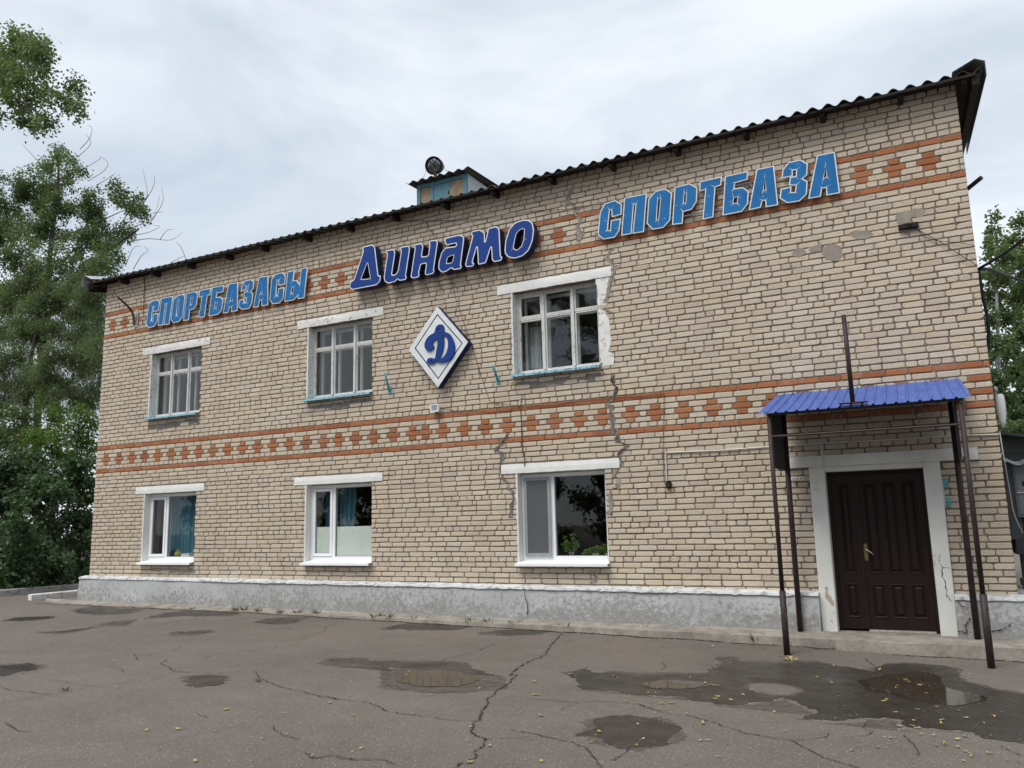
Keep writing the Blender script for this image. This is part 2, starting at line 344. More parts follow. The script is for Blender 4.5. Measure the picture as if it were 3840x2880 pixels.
# ================================================================== GROUND
def build_ground():
    xs = sorted(set([-200, -80, -40, -20, -10, -5, 0, 2, 5] + [5 + i for i in range(13)] + [20, 25, 35, 60, 120, 220])); ys = [-200, -90, -50, -30, -20, -15, -11, -9, -7, -5, -4, -3, -2, -1.1, -.4, 0, 5, 12, 25, 50, 100, 220]
    mb = MB(); mb.v = [(x, y, g(x, y)) for y in ys for x in xs]; w = len(xs)
    mb.f = [(j * w + i, j * w + i + 1, (j + 1) * w + i + 1, (j + 1) * w + i) for j in range(len(ys) - 1) for i in range(w - 1)]
    return mb.obj('asphalt_ground', 'asphalt', kind='structure')
GROUND = build_ground()
G1 = ([0, 2100, 1300, 2880], 2212); G2 = ([1200, 2200, 2500, 2880], 2212); G3 = ([2300, 2300, 3840, 2880], 2212)
def sheet(name, outer, holes, lift, mat, parent=None, kind=None):
    o = plate(name, [outer] + holes, 0, .001, mat, parent, kind, flat=True); me = o.data
    for v in me.vertices: v.co.z = g(v.co.x, v.co.y) + lift + (v.co.z if v.co.z > -.0005 else -.001)
    me.update(); return o
BIG = [(-250, 330), (-160, 300), (-100, 325), (0, 318), (130, 325), (380, 330), (480, 325), (540, 305), (590, 265), (550, 245), (640, 238), (700, 262), (900, 268), (1080, 265), (1200, 280), (1330, 300), (1410, 312), (1420, 285), (1560, 272), (1720, 278), (1830, 295), (1850, 335), (1900, 370), (2010, 400), (2212, 440), (2420, 490), (2420, 705), (2100, 690), (1900, 640), (1700, 620), (1560, 610), (1540, 575), (1380, 560), (1300, 570), (1200, 578), (1040, 565), (1090, 530), (1000, 490), (900, 450), (850, 470), (720, 485), (600, 490), (480, 480), (380, 450), (280, 445), (150, 440), (0, 420), (-150, 410), (-190, 370)]
ISLE = [(705, 385), (760, 372), (900, 378), (1000, 400), (1030, 418), (980, 438), (880, 442), (760, 425), (715, 405)]
puddles = [
    (G2, [(415, 555), (410, 600), (420, 635), (560, 665), (700, 675), (900, 672), (1080, 665), (1165, 635), (1130, 585), (1060, 555), (980, 520), (880, 490), (760, 478), (600, 482), (450, 478), (330, 480), (240, 460), (110, 458), (45, 480), (150, 505), (330, 510), (420, 520)], [],
     [[(500, 600), (560, 560), (680, 535), (800, 538), (960, 570), (1020, 600), (930, 630), (760, 640), (600, 632)]]),
    (G3, BIG, [ISLE], [[(150, 388), (230, 368), (360, 364), (480, 372), (560, 388), (470, 402), (300, 406), (200, 400)],
                       [(1330, 372), (1420, 345), (1520, 325), (1640, 312), (1740, 335), (1780, 385), (1860, 418), (1990, 445), (2020, 468), (1930, 485), (1840, 500), (1700, 480), (1540, 450), (1400, 420)]]),
    (G3, [(-187, 658), (-130, 625), (-100, 580), (-50, 560), (0, 555), (150, 560), (250, 572), (315, 600), (325, 640), (300, 690), (200, 712), (90, 722), (0, 715), (-60, 690), (-110, 665)], [], [])]
DAMP = [(G1, [(1200, 770), (1250, 745), (1380, 738), (1450, 760), (1430, 785), (1300, 810), (1210, 800)]), (G1, [(1650, 400), (1720, 375), (1850, 365), (1920, 380), (1860, 400), (1740, 412)]),
        (G1, [(470, 320), (600, 303), (830, 310), (880, 325), (700, 345), (560, 340)]), (G1, [(950, 370), (1100, 333), (1350, 322), (1520, 340), (1300, 355), (1150, 355)]), (G1, [(670, 408), (760, 390), (860, 385), (800, 412), (720, 415)]),
        (G1, [(40, 385), (120, 368), (330, 362), (280, 378), (120, 388)]), (G1, [(-60, 680), (0, 668), (150, 662), (240, 680), (200, 705), (80, 730), (0, 737), (-60, 735)]), (G1, [(1140, 460), (1300, 452), (1350, 455), (1280, 470), (1180, 472)]),
        (G2, [(430, 262), (560, 240), (750, 235), (960, 245), (900, 265), (700, 275), (560, 272)]), (G2, [(1070, 295), (1200, 280), (1480, 280), (1350, 305), (1150, 300)]), (G1, [(270, 460), (400, 452), (540, 435), (620, 425), (500, 450), (380, 465)])]
def build_puddles():
    for (reg, outer, holes, waters) in puddles:
        ol = rough_loop(zg(*reg, outer), 6, .035, 3); hl = [rough_loop(zg(*reg, h), 6, .015, 6) for h in holes]
        sheet('puddle', ol, hl, .003, 'damp_asphalt', GROUND); sheet('drying_margin', rough_loop(inset(zg(*reg, outer), -.05), 6, .05, 2.5), [inset(h, .04) for h in hl], .0012, 'drying_asphalt', GROUND)
        for w in waters: sheet('water', rough_loop(zg(*reg, w), 4, .03, 4), [], .006, 'puddle_water', GROUND)
    for reg, outer in DAMP: sheet('drying_margin', rough_loop(inset(zg(*reg, outer), -.06), 6, .08, 2), [], .0012, 'drying_asphalt', GROUND); sheet('damp_patch', rough_loop(zg(*reg, outer), 6, .06, 2.2), [], .003, 'damp_asphalt', GROUND)
build_puddles()
CR = [(G1, [(200, 580), (330, 545), (480, 510), (640, 490), (780, 465), (1000, 425), (1200, 385), (1500, 345)], 5), (G1, [(850, 605), (890, 612), (1000, 595), (1140, 568), (1150, 550), (1290, 528), (1480, 515), (1630, 515)], 8), (G1, [(850, 605), (870, 625), (885, 645)], 8),
      (G1, [(1080, 635), (1030, 660), (1080, 690), (1150, 715), (1400, 722), (1600, 710), (1660, 755), (1740, 795), (1860, 830), (2020, 865), (2200, 895)], 10), (G1, [(1150, 715), (1000, 755), (780, 790), (640, 808), (490, 795), (350, 770), (280, 765)], 7),
      (G1, [(0, 920), (200, 880), (380, 850), (600, 810)], 7), (G1, [(0, 800), (30, 825), (200, 845), (320, 858)], 8), (G1, [(30, 1040), (80, 1070), (130, 1095), (200, 1095)], 11), (G1, [(1240, 975), (1290, 995), (1320, 1010)], 8), (G1, [(1740, 1060), (1770, 1095), (1830, 1130), (1900, 1150)], 9),
      (G1, [(1940, 1230), (2010, 1270), (2120, 1250), (2300, 1285)], 9), (G1, [(1530, 488), (1680, 465), (1820, 435), (1850, 442)], 7), (G1, [(1690, 525), (1900, 515), (1950, 490), (2060, 465), (2080, 430), (2150, 405)], 7), (G1, [(1310, 640), (1330, 620), (1440, 590), (1600, 580), (1740, 560), (1770, 540)], 7),
      (G1, [(0, 605), (120, 592), (200, 580)], 5), (G1, [(640, 685), (740, 690), (800, 718)], 6), (G1, [(1090, 1100), (1200, 1075)], 6),
      (G2, [(0, 705), (160, 725), (320, 750), (440, 800), (620, 825), (800, 850), (975, 865)], 10),
      (G2, [(1540, 300), (1480, 370), (1430, 440), (1310, 490), (1215, 565), (1250, 570), (1170, 640), (1065, 720), (1075, 745), (1020, 820), (1020, 855), (985, 865), (965, 915), (990, 950), (1060, 980), (1010, 1050), (960, 1105), (850, 1165)], 16),
      (G2, [(1290, 320), (1130, 360), (980, 420), (830, 455), (780, 480)], 8), (G2, [(1200, 918), (1340, 935), (1480, 970), (1620, 1000), (1700, 1040), (1745, 1095), (1790, 1170)], 10), (G2, [(1060, 980), (1180, 970), (1320, 965)], 6),
      (G2, [(1320, 720), (1480, 728), (1660, 742), (1790, 735), (2000, 752), (2212, 800)], 9), (G2, [(1965, 1020), (1950, 1060), (1900, 1095), (1860, 1110)], 10), (G2, [(0, 1100), (60, 1088), (200, 1105), (400, 1110), (480, 1140)], 9), (G2, [(1660, 742), (1590, 765), (1535, 790)], 6),
      (G3, [(130, 495), (280, 540), (420, 560), (560, 600), (700, 645), (850, 675), (960, 690), (1020, 725), (1110, 770), (1200, 800), (1330, 838)], 10), (G3, [(960, 690), (1110, 675), (1180, 648)], 7), (G3, [(1360, 590), (1350, 620), (1385, 640), (1370, 660), (1300, 665)], 8),
      (G3, [(1560, 655), (1600, 700), (1640, 730), (1640, 770)], 9), (G3, [(2080, 720), (2180, 765)], 7), (G3, [(1355, 245), (1380, 270), (1410, 285)], 11), (G3, [(260, 265), (280, 285), (260, 305)], 8), (G3, [(480, 275), (535, 290), (525, 315)], 8)]
def crack(name, pts, wmm, parent, place):
    p = smooth_loop(pts, 12, False); q = []
    for i, (x, y) in enumerate(p):
        q.append((x + .03 * mnoise.noise((x * 7, y * 7, 3)) + .018 * mnoise.noise((x * 23, y * 23, 3)), y + .03 * mnoise.noise((x * 7, y * 7, 8)) + .018 * mnoise.noise((x * 23, y * 23, 5))))
    v = []; f = []; n = len(q)
    for i in range(n):
        a = Vector(q[max(i - 1, 0)]); b = Vector(q[min(i + 1, n - 1)]); t = (b - a); t = t.normalized() if t.length else Vector((1, 0)); nn = Vector((-t.y, t.x))
        w = wmm / 2000 * (.3 + 1.4 * random.random() ** 1.5) * (.25 if i in (0, n - 1) else 1)
        for s in (1, -1): v.append(place(q[i][0] + nn.x * w * s, q[i][1] + nn.y * w * s))
    for i in range(n - 1): f.append((2 * i, 2 * i + 1, 2 * i + 3, 2 * i + 2))
    return MB().add(v, f).obj(name, 'crack_dirt', parent)
for reg, pts, w in CR: crack('crack', zg(*reg, pts), w * .9, GROUND, lambda x, y: (x, y, g(x, y) + .008))

# ================================================================== BUILDING
BW = 16.33
BLD = thing('brick_building', 'two-storey beige brick building with red brick bands and blue letter signs', 'building')
def zrow(r): return 2.93 + (32 - r) * .0828 if r <= 32 else 2.93 - (r - 32) * .0782
def hrow(r): return .0828 if r < 32 else .0782
OPEN = [(1.56, 3.01, 3.69, 5.03), (5.76, 7.205, 3.69, 5.03), (9.955, 11.395, 3.69, 5.03), (1.57, 3.02, .84, 2.18), (5.775, 7.21, .84, 2.18), (9.965, 11.40, .84, 2.18), (14.36, 15.53, -.3, 2.0)]
BLOCK = OPEN[:6] + [(x0 - .265, x1 + .235, z1, z1 + .16) for x0, x1, z0, z1 in OPEN[:6]] + [(14.2, 15.69, -.3, 2.19), (13.93, 16.1, 2.035, 2.195)]
def build_wall():
    mb = MB(); xs = sorted(set([0, BW] + [v for o in OPEN for v in o[:2]])); zs = sorted(set([-.2, 6.735] + [v for o in OPEN for v in o[2:] if v > -.2]))
    def inside(a, b): return any(o[0] < a < o[1] and o[2] < b < o[3] for o in OPEN)
    for i in range(len(xs) - 1):
        for j in range(len(zs) - 1):
            if not inside((xs[i] + xs[i + 1]) / 2, (zs[j] + zs[j + 1]) / 2): mb.box(xs[i], xs[i + 1], .0105, .40, zs[j], zs[j + 1])
    return mb.obj('front_wall', 'mortar', BLD)
WALL = build_wall()
# ---- bricks: rounded, chipped, uneven
def brick_shape(w, h, chip=False):
    r = [random.uniform(.006, .017) for _ in range(4)]
    if chip: r[random.randrange(4)] = random.uniform(.018, .034)
    w2, h2 = w / 2, h / 2; o = []
    for (sx, sz), rr, order in (((-1, -1), r[0], 0), ((1, -1), r[1], 1), ((1, 1), r[2], 0), ((-1, 1), r[3], 1)):
        rx = min(rr * random.uniform(.9, 1.9), w2 * .8); rz = min(rr, h2 * .75); A = (sx * (w2 - rx), sz * h2); B = (sx * (w2 - rx * .3), sz * (h2 - rz * .3)); Cc = (sx * w2, sz * (h2 - rz))
        o += [Cc, B, A] if order == 0 else [A, B, Cc]
    o = [(x + random.uniform(-.0042, .0042), z + random.uniform(-.0032, .0032)) for x, z in o]
    f0 = random.uniform(-.0035, .003); n = len(o)
    v = [(x * (1 - .007 / w2), f0 + random.uniform(0, .001), z * (1 - .0055 / h2)) for x, z in o] + [(x, f0 + .0045, z) for x, z in o] + [(x * 1.0, .035, z) for x, z in o]
    f = [tuple(range(n))]
    for k in range(2):
        for i in range(n): j = (i + 1) % n; f.append((k * n + i, k * n + n + i, k * n + n + j, k * n + j))
    return v, f
def layout():
    out = []
    Xc = [fac(340 + x / 2.765, 1560 + y / 2.765)[0] for x, y in [(156, 462), (290, 451), (425, 436), (558, 426), (694, 415), (832, 404), (974, 393), (1118, 379), (1264, 367), (1420, 352), (1572, 337), (1730, 330), (1888, 313), (2060, 297)]]
    Xc += [fac(1100 + x / 2.765, 1480 + y / 2.765)[0] for x, y in [(132, 502), (312, 486), (467, 470), (645, 455), (833, 438), (1035, 425), (1235, 403), (1370, 390), (1550, 377), (1770, 356), (1990, 332)]]
    Xc += [fac(1860 + x / 2.765, 1400 + y / 2.765)[0] for x, y in [(117, 540), (363, 516), (607, 494), (860, 470), (1105, 450), (1392, 426), (1655, 403), (1947, 380)]]
    Xc += [fac(2540 + x / 2.765, 1320 + y / 2.765)[0] for x, y in [(365, 579), (670, 553), (985, 520)]]
    while Xc[-1] < 15.6: Xc.append(Xc[-1] + .39)
    Xu = [.66 + .39 * i - .39 for i in range(27)]
    Xu = [.26 + .39 * i for i in range(28)]; xr = 0
    R = [fac(3100 + x / 3.456, 400 + y / 3.456)[0] for x, y in ((1322, 695), (875, 792), (448, 870))]
    while R[-1] > 11.7: R.append(R[-1] - .39)
    Xu += R[::-1]
    def free(a, b, z0, z1):                                   # cut a run by openings and lintels
        seg = [(a, b)]
        for (x0, x1, q0, q1) in BLOCK:
            if q0 < z1 - .035 and q1 > z0 + .035:
                ns = []
                for s, e in seg:
                    if x1 <= s or x0 >= e: ns.append((s, e))
                    else:
                        if x0 - s > .03: ns.append((s, x0))
                        if e - x1 > .03: ns.append((x1, e))
                seg = ns
        return seg
    for r in range(-14, 64):
        z = zrow(r); hh = hrow(r) - .0162; zc = z; items = []      # items: (x0, x1, red)
        J = .0145
        if r in (-5, -4, -3, -2, -1, 30, 31, 32, 33, 34) and r in (-4, -3, -2, 31, 32, 33):
            cs = Xu if r < 0 else Xc; mid = r in (-3, 32); hw = .125 if mid else .06; prev = 0
            for c in cs:
                a, b = c - hw, c + hw
                if a - prev > .29: 
                    k = round((a - prev) / .26) or 1
                    for q in range(k): items.append((prev + J if q == 0 else prev + (a - prev) * q / k + J / 2, prev + (a - prev) * (q + 1) / k - J / 2, False))
                elif a - prev > .05: items.append((prev + (J if prev else 0), a - J, False))
                if a > prev - .02: items.append((max(a, prev + .01), b, True)); prev = b
            x = prev + J
            while x < BW - .02:
                e = x + .25
                if BW - e < .05: e = BW
                red = r in (31, 33) and e > BW - .05
                items.append((x, min(e, BW), red)); x = e + J
        else:
            head = (r % 6 == 4 and r not in (-2,)) or r in (-7, -11) or (r == -1)
            ph = (.12 if (r % 2) else 0) + random.uniform(-.03, .03); x = 0; first = True; red = r in (-6, 0, 29, 35)
            lowmix = random.random() < .25
            while x < BW - .015:
                L = (.12 if head else .25) + random.uniform(-.006, .006)
                if first and not head: L = .12 if r % 2 else .25
                elif first and head: L = .185
                if not head and not red and random.random() < (.035 if not lowmix else .06): L = random.choice((.12, .12, .055, .18))
                if head and random.random() < .06: L = .25
                e = x + L
                if BW - e < .06: e = BW
                items.append((x, min(e, BW), red)); x = e + J + random.uniform(-.002, .003); first = False
        for a, b, red in items:
            for s, e in free(a, b, z - hh / 2, z + hh / 2):
                if e - s > .028: out.append(((s + e) / 2, zc + random.uniform(-.002, .002) + .005 * mnoise.noise((s * .35, z * .8, 4)), e - s, hh + random.uniform(-.002, .002), red))
    return out
def build_bricks():
    lay = layout()
    for red, mat, nm, mnm in ((False, 'silicate_brick', 'brick', 'brick_courses'), (True, 'red_brick', 'red_brick', 'red_brick_courses')):
        L = [b for b in lay if b[4] == red]; L.sort(key=lambda b: -b[2] / ((b[0] - CAM[0]) ** 2 + CAM[1] ** 2 + (b[1] - CAM[2]) ** 2) ** .5)
        one = L[:300]; rest = L[300:]; cache = {}
        for x, z, w, h, _ in one:
            k = (round(w / .012), random.randrange(5))
            if k not in cache: me = D.meshes.new(nm); v, f = brick_shape(k[0] * .012, .0680, random.random() < .3); me.from_pydata(v, [], f); me.materials.append(MATS[mat]); cache[k] = me
            o = D.objects.new(nm, cache[k]); COL.objects.link(o); o.parent = WALL; o.location = (x, 0, z); o.scale = (w / (k[0] * .012), 1, h / .068)
        if rest:
            mb = MB()
            for x, z, w, h, _ in rest:
                v, f = brick_shape(w, h, random.random() < .28); mb.add([(a + x, b, c + z) for a, b, c in v], f)
            mb.obj(mnm, mat, WALL, kind='stuff')
    # corner return of the right gable, seen edge on
build_bricks()
def build_shell():
    mb = MB(); mb.box(0, .38, .402, 10, -.2, 6.7); mb.box(BW - .38, BW, .402, 10, -.2, 6.7); mb.box(.382, BW - .382, 9.6, 10, -.2, 6.7); mb.obj('side_walls', 'silicate_brick', BLD)
    mb = MB(); mb.box(.384, BW - .384, .404, 9.59, .12, .3); mb.box(.384, BW - .384, .404, 9.59, 2.75, 3.05); mb.box(.384, BW - .384, .404, 9.59, 6.3, 6.45)
    for x in (4.3, 8.5, 12.6):
        mb.box(x, x + .12, .406, 5, .302, 2.748); mb.box(x, x + .12, .406, 5, 3.052, 6.298)
    mb.box(.386, BW - .386, 5.002, 5.1, .302, 2.748); mb.box(.386, BW - .386, 5.002, 5.1, 3.052, 6.298); mb.obj('interior', 'interior_wall', BLD)
    # gables under the roof
    t = math.tan(math.radians(12))
    for x0, x1 in ((.02, .36), (BW - .36, BW - .02)):
        mb = MB(); v = [(x, y, z) for x in (x0, x1) for y, z in ((.05, 6.702), (9.95, 6.702), (5, 6.702 + 4.9 * t))]
        mb.add(v, [(0, 1, 2), (3, 5, 4), (0, 3, 4, 1), (1, 4, 5, 2), (2, 5, 3, 0)]).obj('gable', 'silicate_brick', BLD)
build_shell()
# ---- plinth
def zpl(x): return .545 - .0045 * x
def build_plinth():
    def strip(x0, x1, name):
        n = max(2, int((x1 - x0) / .12)); prof = lambda x: [(-.145, g(x, -.4) - .1), (-.14, .22), (-.125, zpl(x) - .06), (-.118, zpl(x) - .004), (.012, zpl(x) - .003)]
        v = []; f = []; k = 5
        for i in range(n + 1):
            x = x0 + (x1 - x0) * i / n
            for j, (y, z) in enumerate(prof(x)):
                q = mnoise.noise((x * 1.7, z * 3, 2)); v.append((x, y + .010 * q if j < 4 else y, z + .006 * q))
        for i in range(n):
            for j in range(k - 1): a = i * k + j; f.append((a, a + k, a + k + 1, a + 1))
        f.append(tuple(range(k))); f.append(tuple(n * k + j for j in range(k))[::-1])
        o = MB().add(v, f).obj(name, 'plinth_paint', BLD)
        v = []; f = []
        for i in range(n * 2 + 1):                           # white-painted sloping ledge
            x = x0 + (x1 - x0) * i / n / 2; q = .012 * mnoise.noise((x * 5, 1, 4)); z = zpl(x); d = .012 + .022 * (.5 + .5 * mnoise.noise((x * 2.3, 9, 4))) + .016 * mnoise.noise((x * 14, 3, 4))
            v += [(x, -.142 + q * .4, z - d), (x, -.135 + q * .4, z + .006), (x, -.10, z + .014 + q * .3), (x, .010, z + .034 + q)]
        for i in range(n * 2):
            for j in range(3): a = i * 4 + j; f.append((a, a + 4, a + 5, a + 1))
        for e in (0, n * 8): f.append((e, e + 1, e + 2, e + 3) if e == 0 else (e + 3, e + 2, e + 1, e))
        MB().add(v, f).obj('ledge', 'ledge_paint', o)
        return o
    a = strip(-.13, 14.2, 'plinth'); strip(15.69, 16.46, 'plinth')
    MB().box(-.13, .0, .012, 10, -.1, zpl(0)).box(BW, BW + .13, .012, 10, -.1, zpl(BW)).obj('side_plinth', 'plinth_paint', BLD)
    # cracks in the plinth render
    P = [([1200, 2200, 2500, 2880], 2212, [(1303, 0), (1310, 60), (1328, 120), (1322, 190)]), ([2640, 2100, 3840, 2600], 2212, [(2120, 420), (2080, 470), (1990, 495)]), ([2640, 2100, 3840, 2600], 2212, [(1830, 410), (1800, 450), (1815, 490), (1760, 500)]), ([2640, 2100, 3840, 2600], 2212, [(1750, 290), (1800, 315), (1830, 330)])]
    for reg, w, pts in P:
        s = w / (reg[2] - reg[0]); crack('crack', [(fac(reg[0] + x / s, reg[1] + y / s, -.15)[0], fac(reg[0] + x / s, reg[1] + y / s, -.15)[2]) for x, y in pts], 11, a, lambda x, y: (x, -.158, y))
build_plinth()
# ---- concrete apron at the foot of the wall (setting)
def build_apron():
    def slab(x0, x1, y1, zt, name, amp=.012, n=None, thick=.03):
        n = n or int((x1 - x0) / .1); v = []; f = []; m = 6
        for i in range(n + 1):
            x = x0 + (x1 - x0) * i / n; ye = y1(x) + .05 * mnoise.noise((x * 2.5, 0, 5)) + .02 * mnoise.noise((x * 9, 0, 6))
            for j in range(m):
                y = -.10 + (ye + .10) * j / (m - 1); z = zt(x) - thick * (j / (m - 1)) + amp * mnoise.noise((x * 4, y * 5, 2)); v.append((x, y, z))
            v.append((x, ye - .012, g(x, ye) - .03))
        k = m + 1
        for i in range(n):
            for j in range(k - 1): a = i * k + j; f.append((a, a + k, a + k + 1, a + 1))
        f.append(tuple(range(k))); f.append(tuple(n * k + j for j in range(k))[::-1])
        return MB().add(v, f).obj(name, 'concrete', None, kind='structure')
    slab(-1.3, 13.2, lambda x: -.42 - .012 * max(0, x) if x > -.3 else -.42 - (x + .3) * .35, lambda x: .095 - .0035 * x, 'concrete_apron', .006)
    slab(13.2, 14.42, lambda x: -.60, lambda x: .05 - .01 * (x - 13.2), 'concrete_apron', .006)
    slab(14.42, 16.9, lambda x: -.70, lambda x: .045 - .008 * (x - 14.4), 'entrance_slab', .02, thick=.015)
    MB().box(14.2, 15.69, -.098, .42, -.1, .028).obj('threshold', 'concrete', BLD)
    # dirt that gathers along both edges of the apron, and its cracks
    edge = lambda x: -.42 - .012 * max(0, x)
    for x0 in range(-1, 13): crack('crack', [(x0 + .22 * k, edge(x0 + .22 * k) - .045 + .02 * random.uniform(-1, 1)) for k in range(6)], random.uniform(22, 48), GROUND, lambda x, y: (x, y, g(x, y) + .006))
    for x0 in range(0, 4): crack('crack', [(13.2 + x0 * .9 + .2 * k, (-.655 if x0 < 1.3 else -.76) + .02 * random.uniform(-1, 1)) for k in range(6)], random.uniform(18, 36), GROUND, lambda x, y: (x, y, g(x, y) + .006))
build_apron()

# ---- windows
def rough_beam(name, x0, x1, y0, y1, z0, z1, mat, parent, amp=.005, step=.05):
    nx = max(2, int((x1 - x0) / step)); nz = max(2, int((z1 - z0) / step)); bm = bmesh.new(); bmesh.ops.create_cube(bm, size=1)
    bmesh.ops.bisect_plane
    for v in bm.verts: v.co = Vector(((x0 + x1) / 2 + v.co.x * (x1 - x0), (y0 + y1) / 2 + v.co.y * (y1 - y0), (z0 + z1) / 2 + v.co.z * (z1 - z0)))
    def cut(ax, lo, hi, n):
        for i in range(1, n):
            co = [0, 0, 0]; no = [0, 0, 0]; co[ax] = lo + (hi - lo) * i / n; no[ax] = 1
            bmesh.ops.bisect_plane(bm, geom=bm.verts[:] + bm.edges[:] + bm.faces[:], plane_co=co, plane_no=no)
    cut(0, x0, x1, nx); cut(2, z0, z1, nz)
    for v in bm.verts:
        p = v.co.copy(); edge = (abs(p.z - z0) < .001 or abs(p.z - z1) < .001 or abs(p.x - x0) < .001 or abs(p.x - x1) < .001)
        v.co.x += amp * mnoise.noise(p * 14 + Vector((3, 0, 0))) * (1 if edge else 0); v.co.z += amp * 1.4 * mnoise.noise(p * 14 + Vector((9, 2, 0)))
        if p.y < (y0 + y1) / 2: v.co.y += amp * .5 * mnoise.noise(p * 20) + (.004 if edge else 0)
    me = D.meshes.new(name); bm.to_mesh(me); bm.free(); return link(name, me, mat, parent)
def ring(mb, x0, x1, z0, z1, w, y0, y1):
    mb.box(x0, x0 + w, y0, y1, z0, z1); mb.box(x1 - w, x1, y0, y1, z0, z1); mb.box(x0 + w, x1 - w, y0, y1, z0, z0 + w); mb.box(x0 + w, x1 - w, y0, y1, z1 - w, z1); return mb
def sill(x0, x1, z, mat, parent, out=.1, drop=.035):
    v = []; f = []; n = 8
    for i in range(n + 1):
        x = x0 - .02 + (x1 - x0 + .04) * i / n; q = .004 * mnoise.noise((x * 4, z, 1)) if mat == 'blue_sill' else 0
        v += [(x, .13, z + .01), (x, -out, z - .03 + q), (x, -out - .003, z - .03 - drop + q), (x, -out + .012, z - .03 - drop + q), (x, -out + .012, z - .042 + q), (x, .13, z - .005)]
    for i in range(n):
        for j in range(6): a = i * 6 + j; b = i * 6 + (j + 1) % 6; f.append((a, a + 6, b + 6, b))
    f.append(tuple(range(6))); f.append(tuple(n * 6 + j for j in range(6))[::-1])
    return MB().add(v, f).obj('sill', mat, parent)
def reveal(x0, z0, z1, parent, mat='white_plaster'):
    mb = MB(); n = 18; v = []; f = []                         # plaster on the left jamb, lapping raggedly on to the bricks
    for i in range(n + 1):
        z = z0 + (z1 - z0) * i / n; q = .018 + .016 * mnoise.noise((z * 9, x0, 1))
        v += [(x0 - q, -.007, z), (x0 + .004, -.008, z), (x0 + .012, .0, z), (x0 + .012, .125, z), (x0 - q, .02, z)]
    for i in range(n):
        for j in range(4): a = i * 5 + j; f.append((a, a + 5, a + 6, a + 1))
        f.append((i * 5 + 4, i * 5 + 9, i * 5 + 5, i * 5))
    f.append((0, 1, 2, 3, 4)); f.append(tuple(n * 5 + j for j in (4, 3, 2, 1, 0))); return mb.add(v, f).obj('reveal', mat, parent)
def old_window(i):
    x0, x1, z0, z1 = OPEN[i]; W = x1 - x0; y0, y1 = .12, .18; mb = ring(MB(), x0 + .012, x1, z0 + .03, z1, .034, y0, y1)
    ms = [x0 + .475, x0 + .975] if i < 2 else [x0 + .485, x0 + .985]
    for m in ms: mb.box(m - .02, m + .02, y0 - .012, y1 - .001, z0 + .07, z1 - .04)
    win = mb.obj('window', 'window_paint', BLD); bevel(win, .004)
    zt = z0 + .93; cols = [(x0 + .046, ms[0] - .02), (ms[0] + .02, ms[1] - .02), (ms[1] + .02, x1 - .034)]
    for k, (a, b) in enumerate(cols):
        zz = zt if not (i == 2 and k == 0) else zt - .02
        for c, d in ((z0 + .064, zz - .0125), (zz + .0125, z1 - .034)):
            sw = .027 if not (i == 2 and k == 0 and c > zt - .05) else .045
            s = ring(MB(), a, b, c, d, sw, .132, .172).obj('sash', 'window_paint', win); bevel(s, .004)
            MB().box(a + sw - .004, b - sw + .004, .150, .154, c + sw - .004, d - sw + .004).obj('pane', 'old_glass', win)
        MB().box(a, b, .128, .176, zz - .012, zz + .012).obj('transom', 'window_paint', win)
    # inner casement a hand's breadth behind
    mb = ring(MB(), x0 + .06, x1 - .05, z0 + .08, z1 - .05, .04, .30, .34)
    for m in ms: mb.box(m - .022, m + .022, .302, .338, z0 + .13, z1 - .10)
    mb.box(x0 + .11, x1 - .1, .304, .336, zt - .02, zt + .02); mb.obj('inner_frame', 'window_paint', win)
    s = sill(x0, x1, z0 + .035, 'blue_sill', win); reveal(x0, z0 + .03, z1, win, 'white_lintel_old')
    rough_beam('lintel', x0 - .26, x1 + .24, -.016, .30, z1 + .004, z1 + .155, 'white_lintel_old' if i < 2 else 'white_lintel', BLD, .005)
    return win
def new_window(i):
    x0, x1, z0, z1 = OPEN[i]; y0, y1 = .12, .19; m0, m1 = x0 + .49, x0 + .575; w = .055
    mb = ring(MB(), x0 + .012, x1, z0 + .02, z1 - .012, w, y0, y1); mb.box(m0 + .01, m1 - .012, y0 + .001, y1 - .001, z0 + .02 + w, z1 - .012 - w); mb.box(x0 + .067, x1 - w, y0 + .003, y1 - .003, z0 + .075, z0 + .10)
    win = mb.obj('window', 'plastic_white', BLD); bevel(win, .003)
    a, b, c, d = x0 + .072, m0 + .012, z0 + .105, z1 - .072; s = ring(MB(), a, b, c, d, .05, .108, .17).obj('sash', 'plastic_white', win); bevel(s, .004)
    ring(MB(), a + .05, b - .05, c + .05, d - .05, .008, .122, .16).obj('gasket', 'grey_gasket', s)
    MB().box(a + .056, b - .056, .140, .146, c + .056, d - .056).obj('pane', 'new_glass', win)
    ring(MB(), m1 - .012, x1 - w, z0 + .1, z1 - .067, .007, .13, .165).obj('gasket', 'grey_gasket', win)
    MB().box(m1 - .006, x1 - w - .004, .146, .152, z0 + .105, z1 - .072).obj('pane', 'new_glass', win)
    MB().box(x0 + .05, x1, .2, .46, z0 + .045, z0 + .065).obj('inner_sill', 'plastic_white', win)
    s = sill(x0, x1, z0 + .03, 'plastic_white', win, .11, .036); reveal(x0, z0 + .02, z1, win)
    rough_beam('lintel', x0 - .265, x1 + .23, -.018, .30, z1 + .004, z1 + .145, 'white_lintel', BLD, .004)
    MB().box(x0 + .0, x1, .02, .12, z1 - .004, z1 + .003).obj('head', 'white_plaster', win)
    if i == 5:
        ring(MB(), a - .004, b + .004, c - .004, d + .004, .045, .088, .1).obj('screen_frame', 'grey_gasket', win); MB().box(a + .035, b - .035, .094, .0955, c + .035, d - .035).obj('insect_screen', 'insect_mesh', win)
    return win
WIN = [old_window(i) for i in range(3)] + [new_window(i) for i in range(3, 6)]
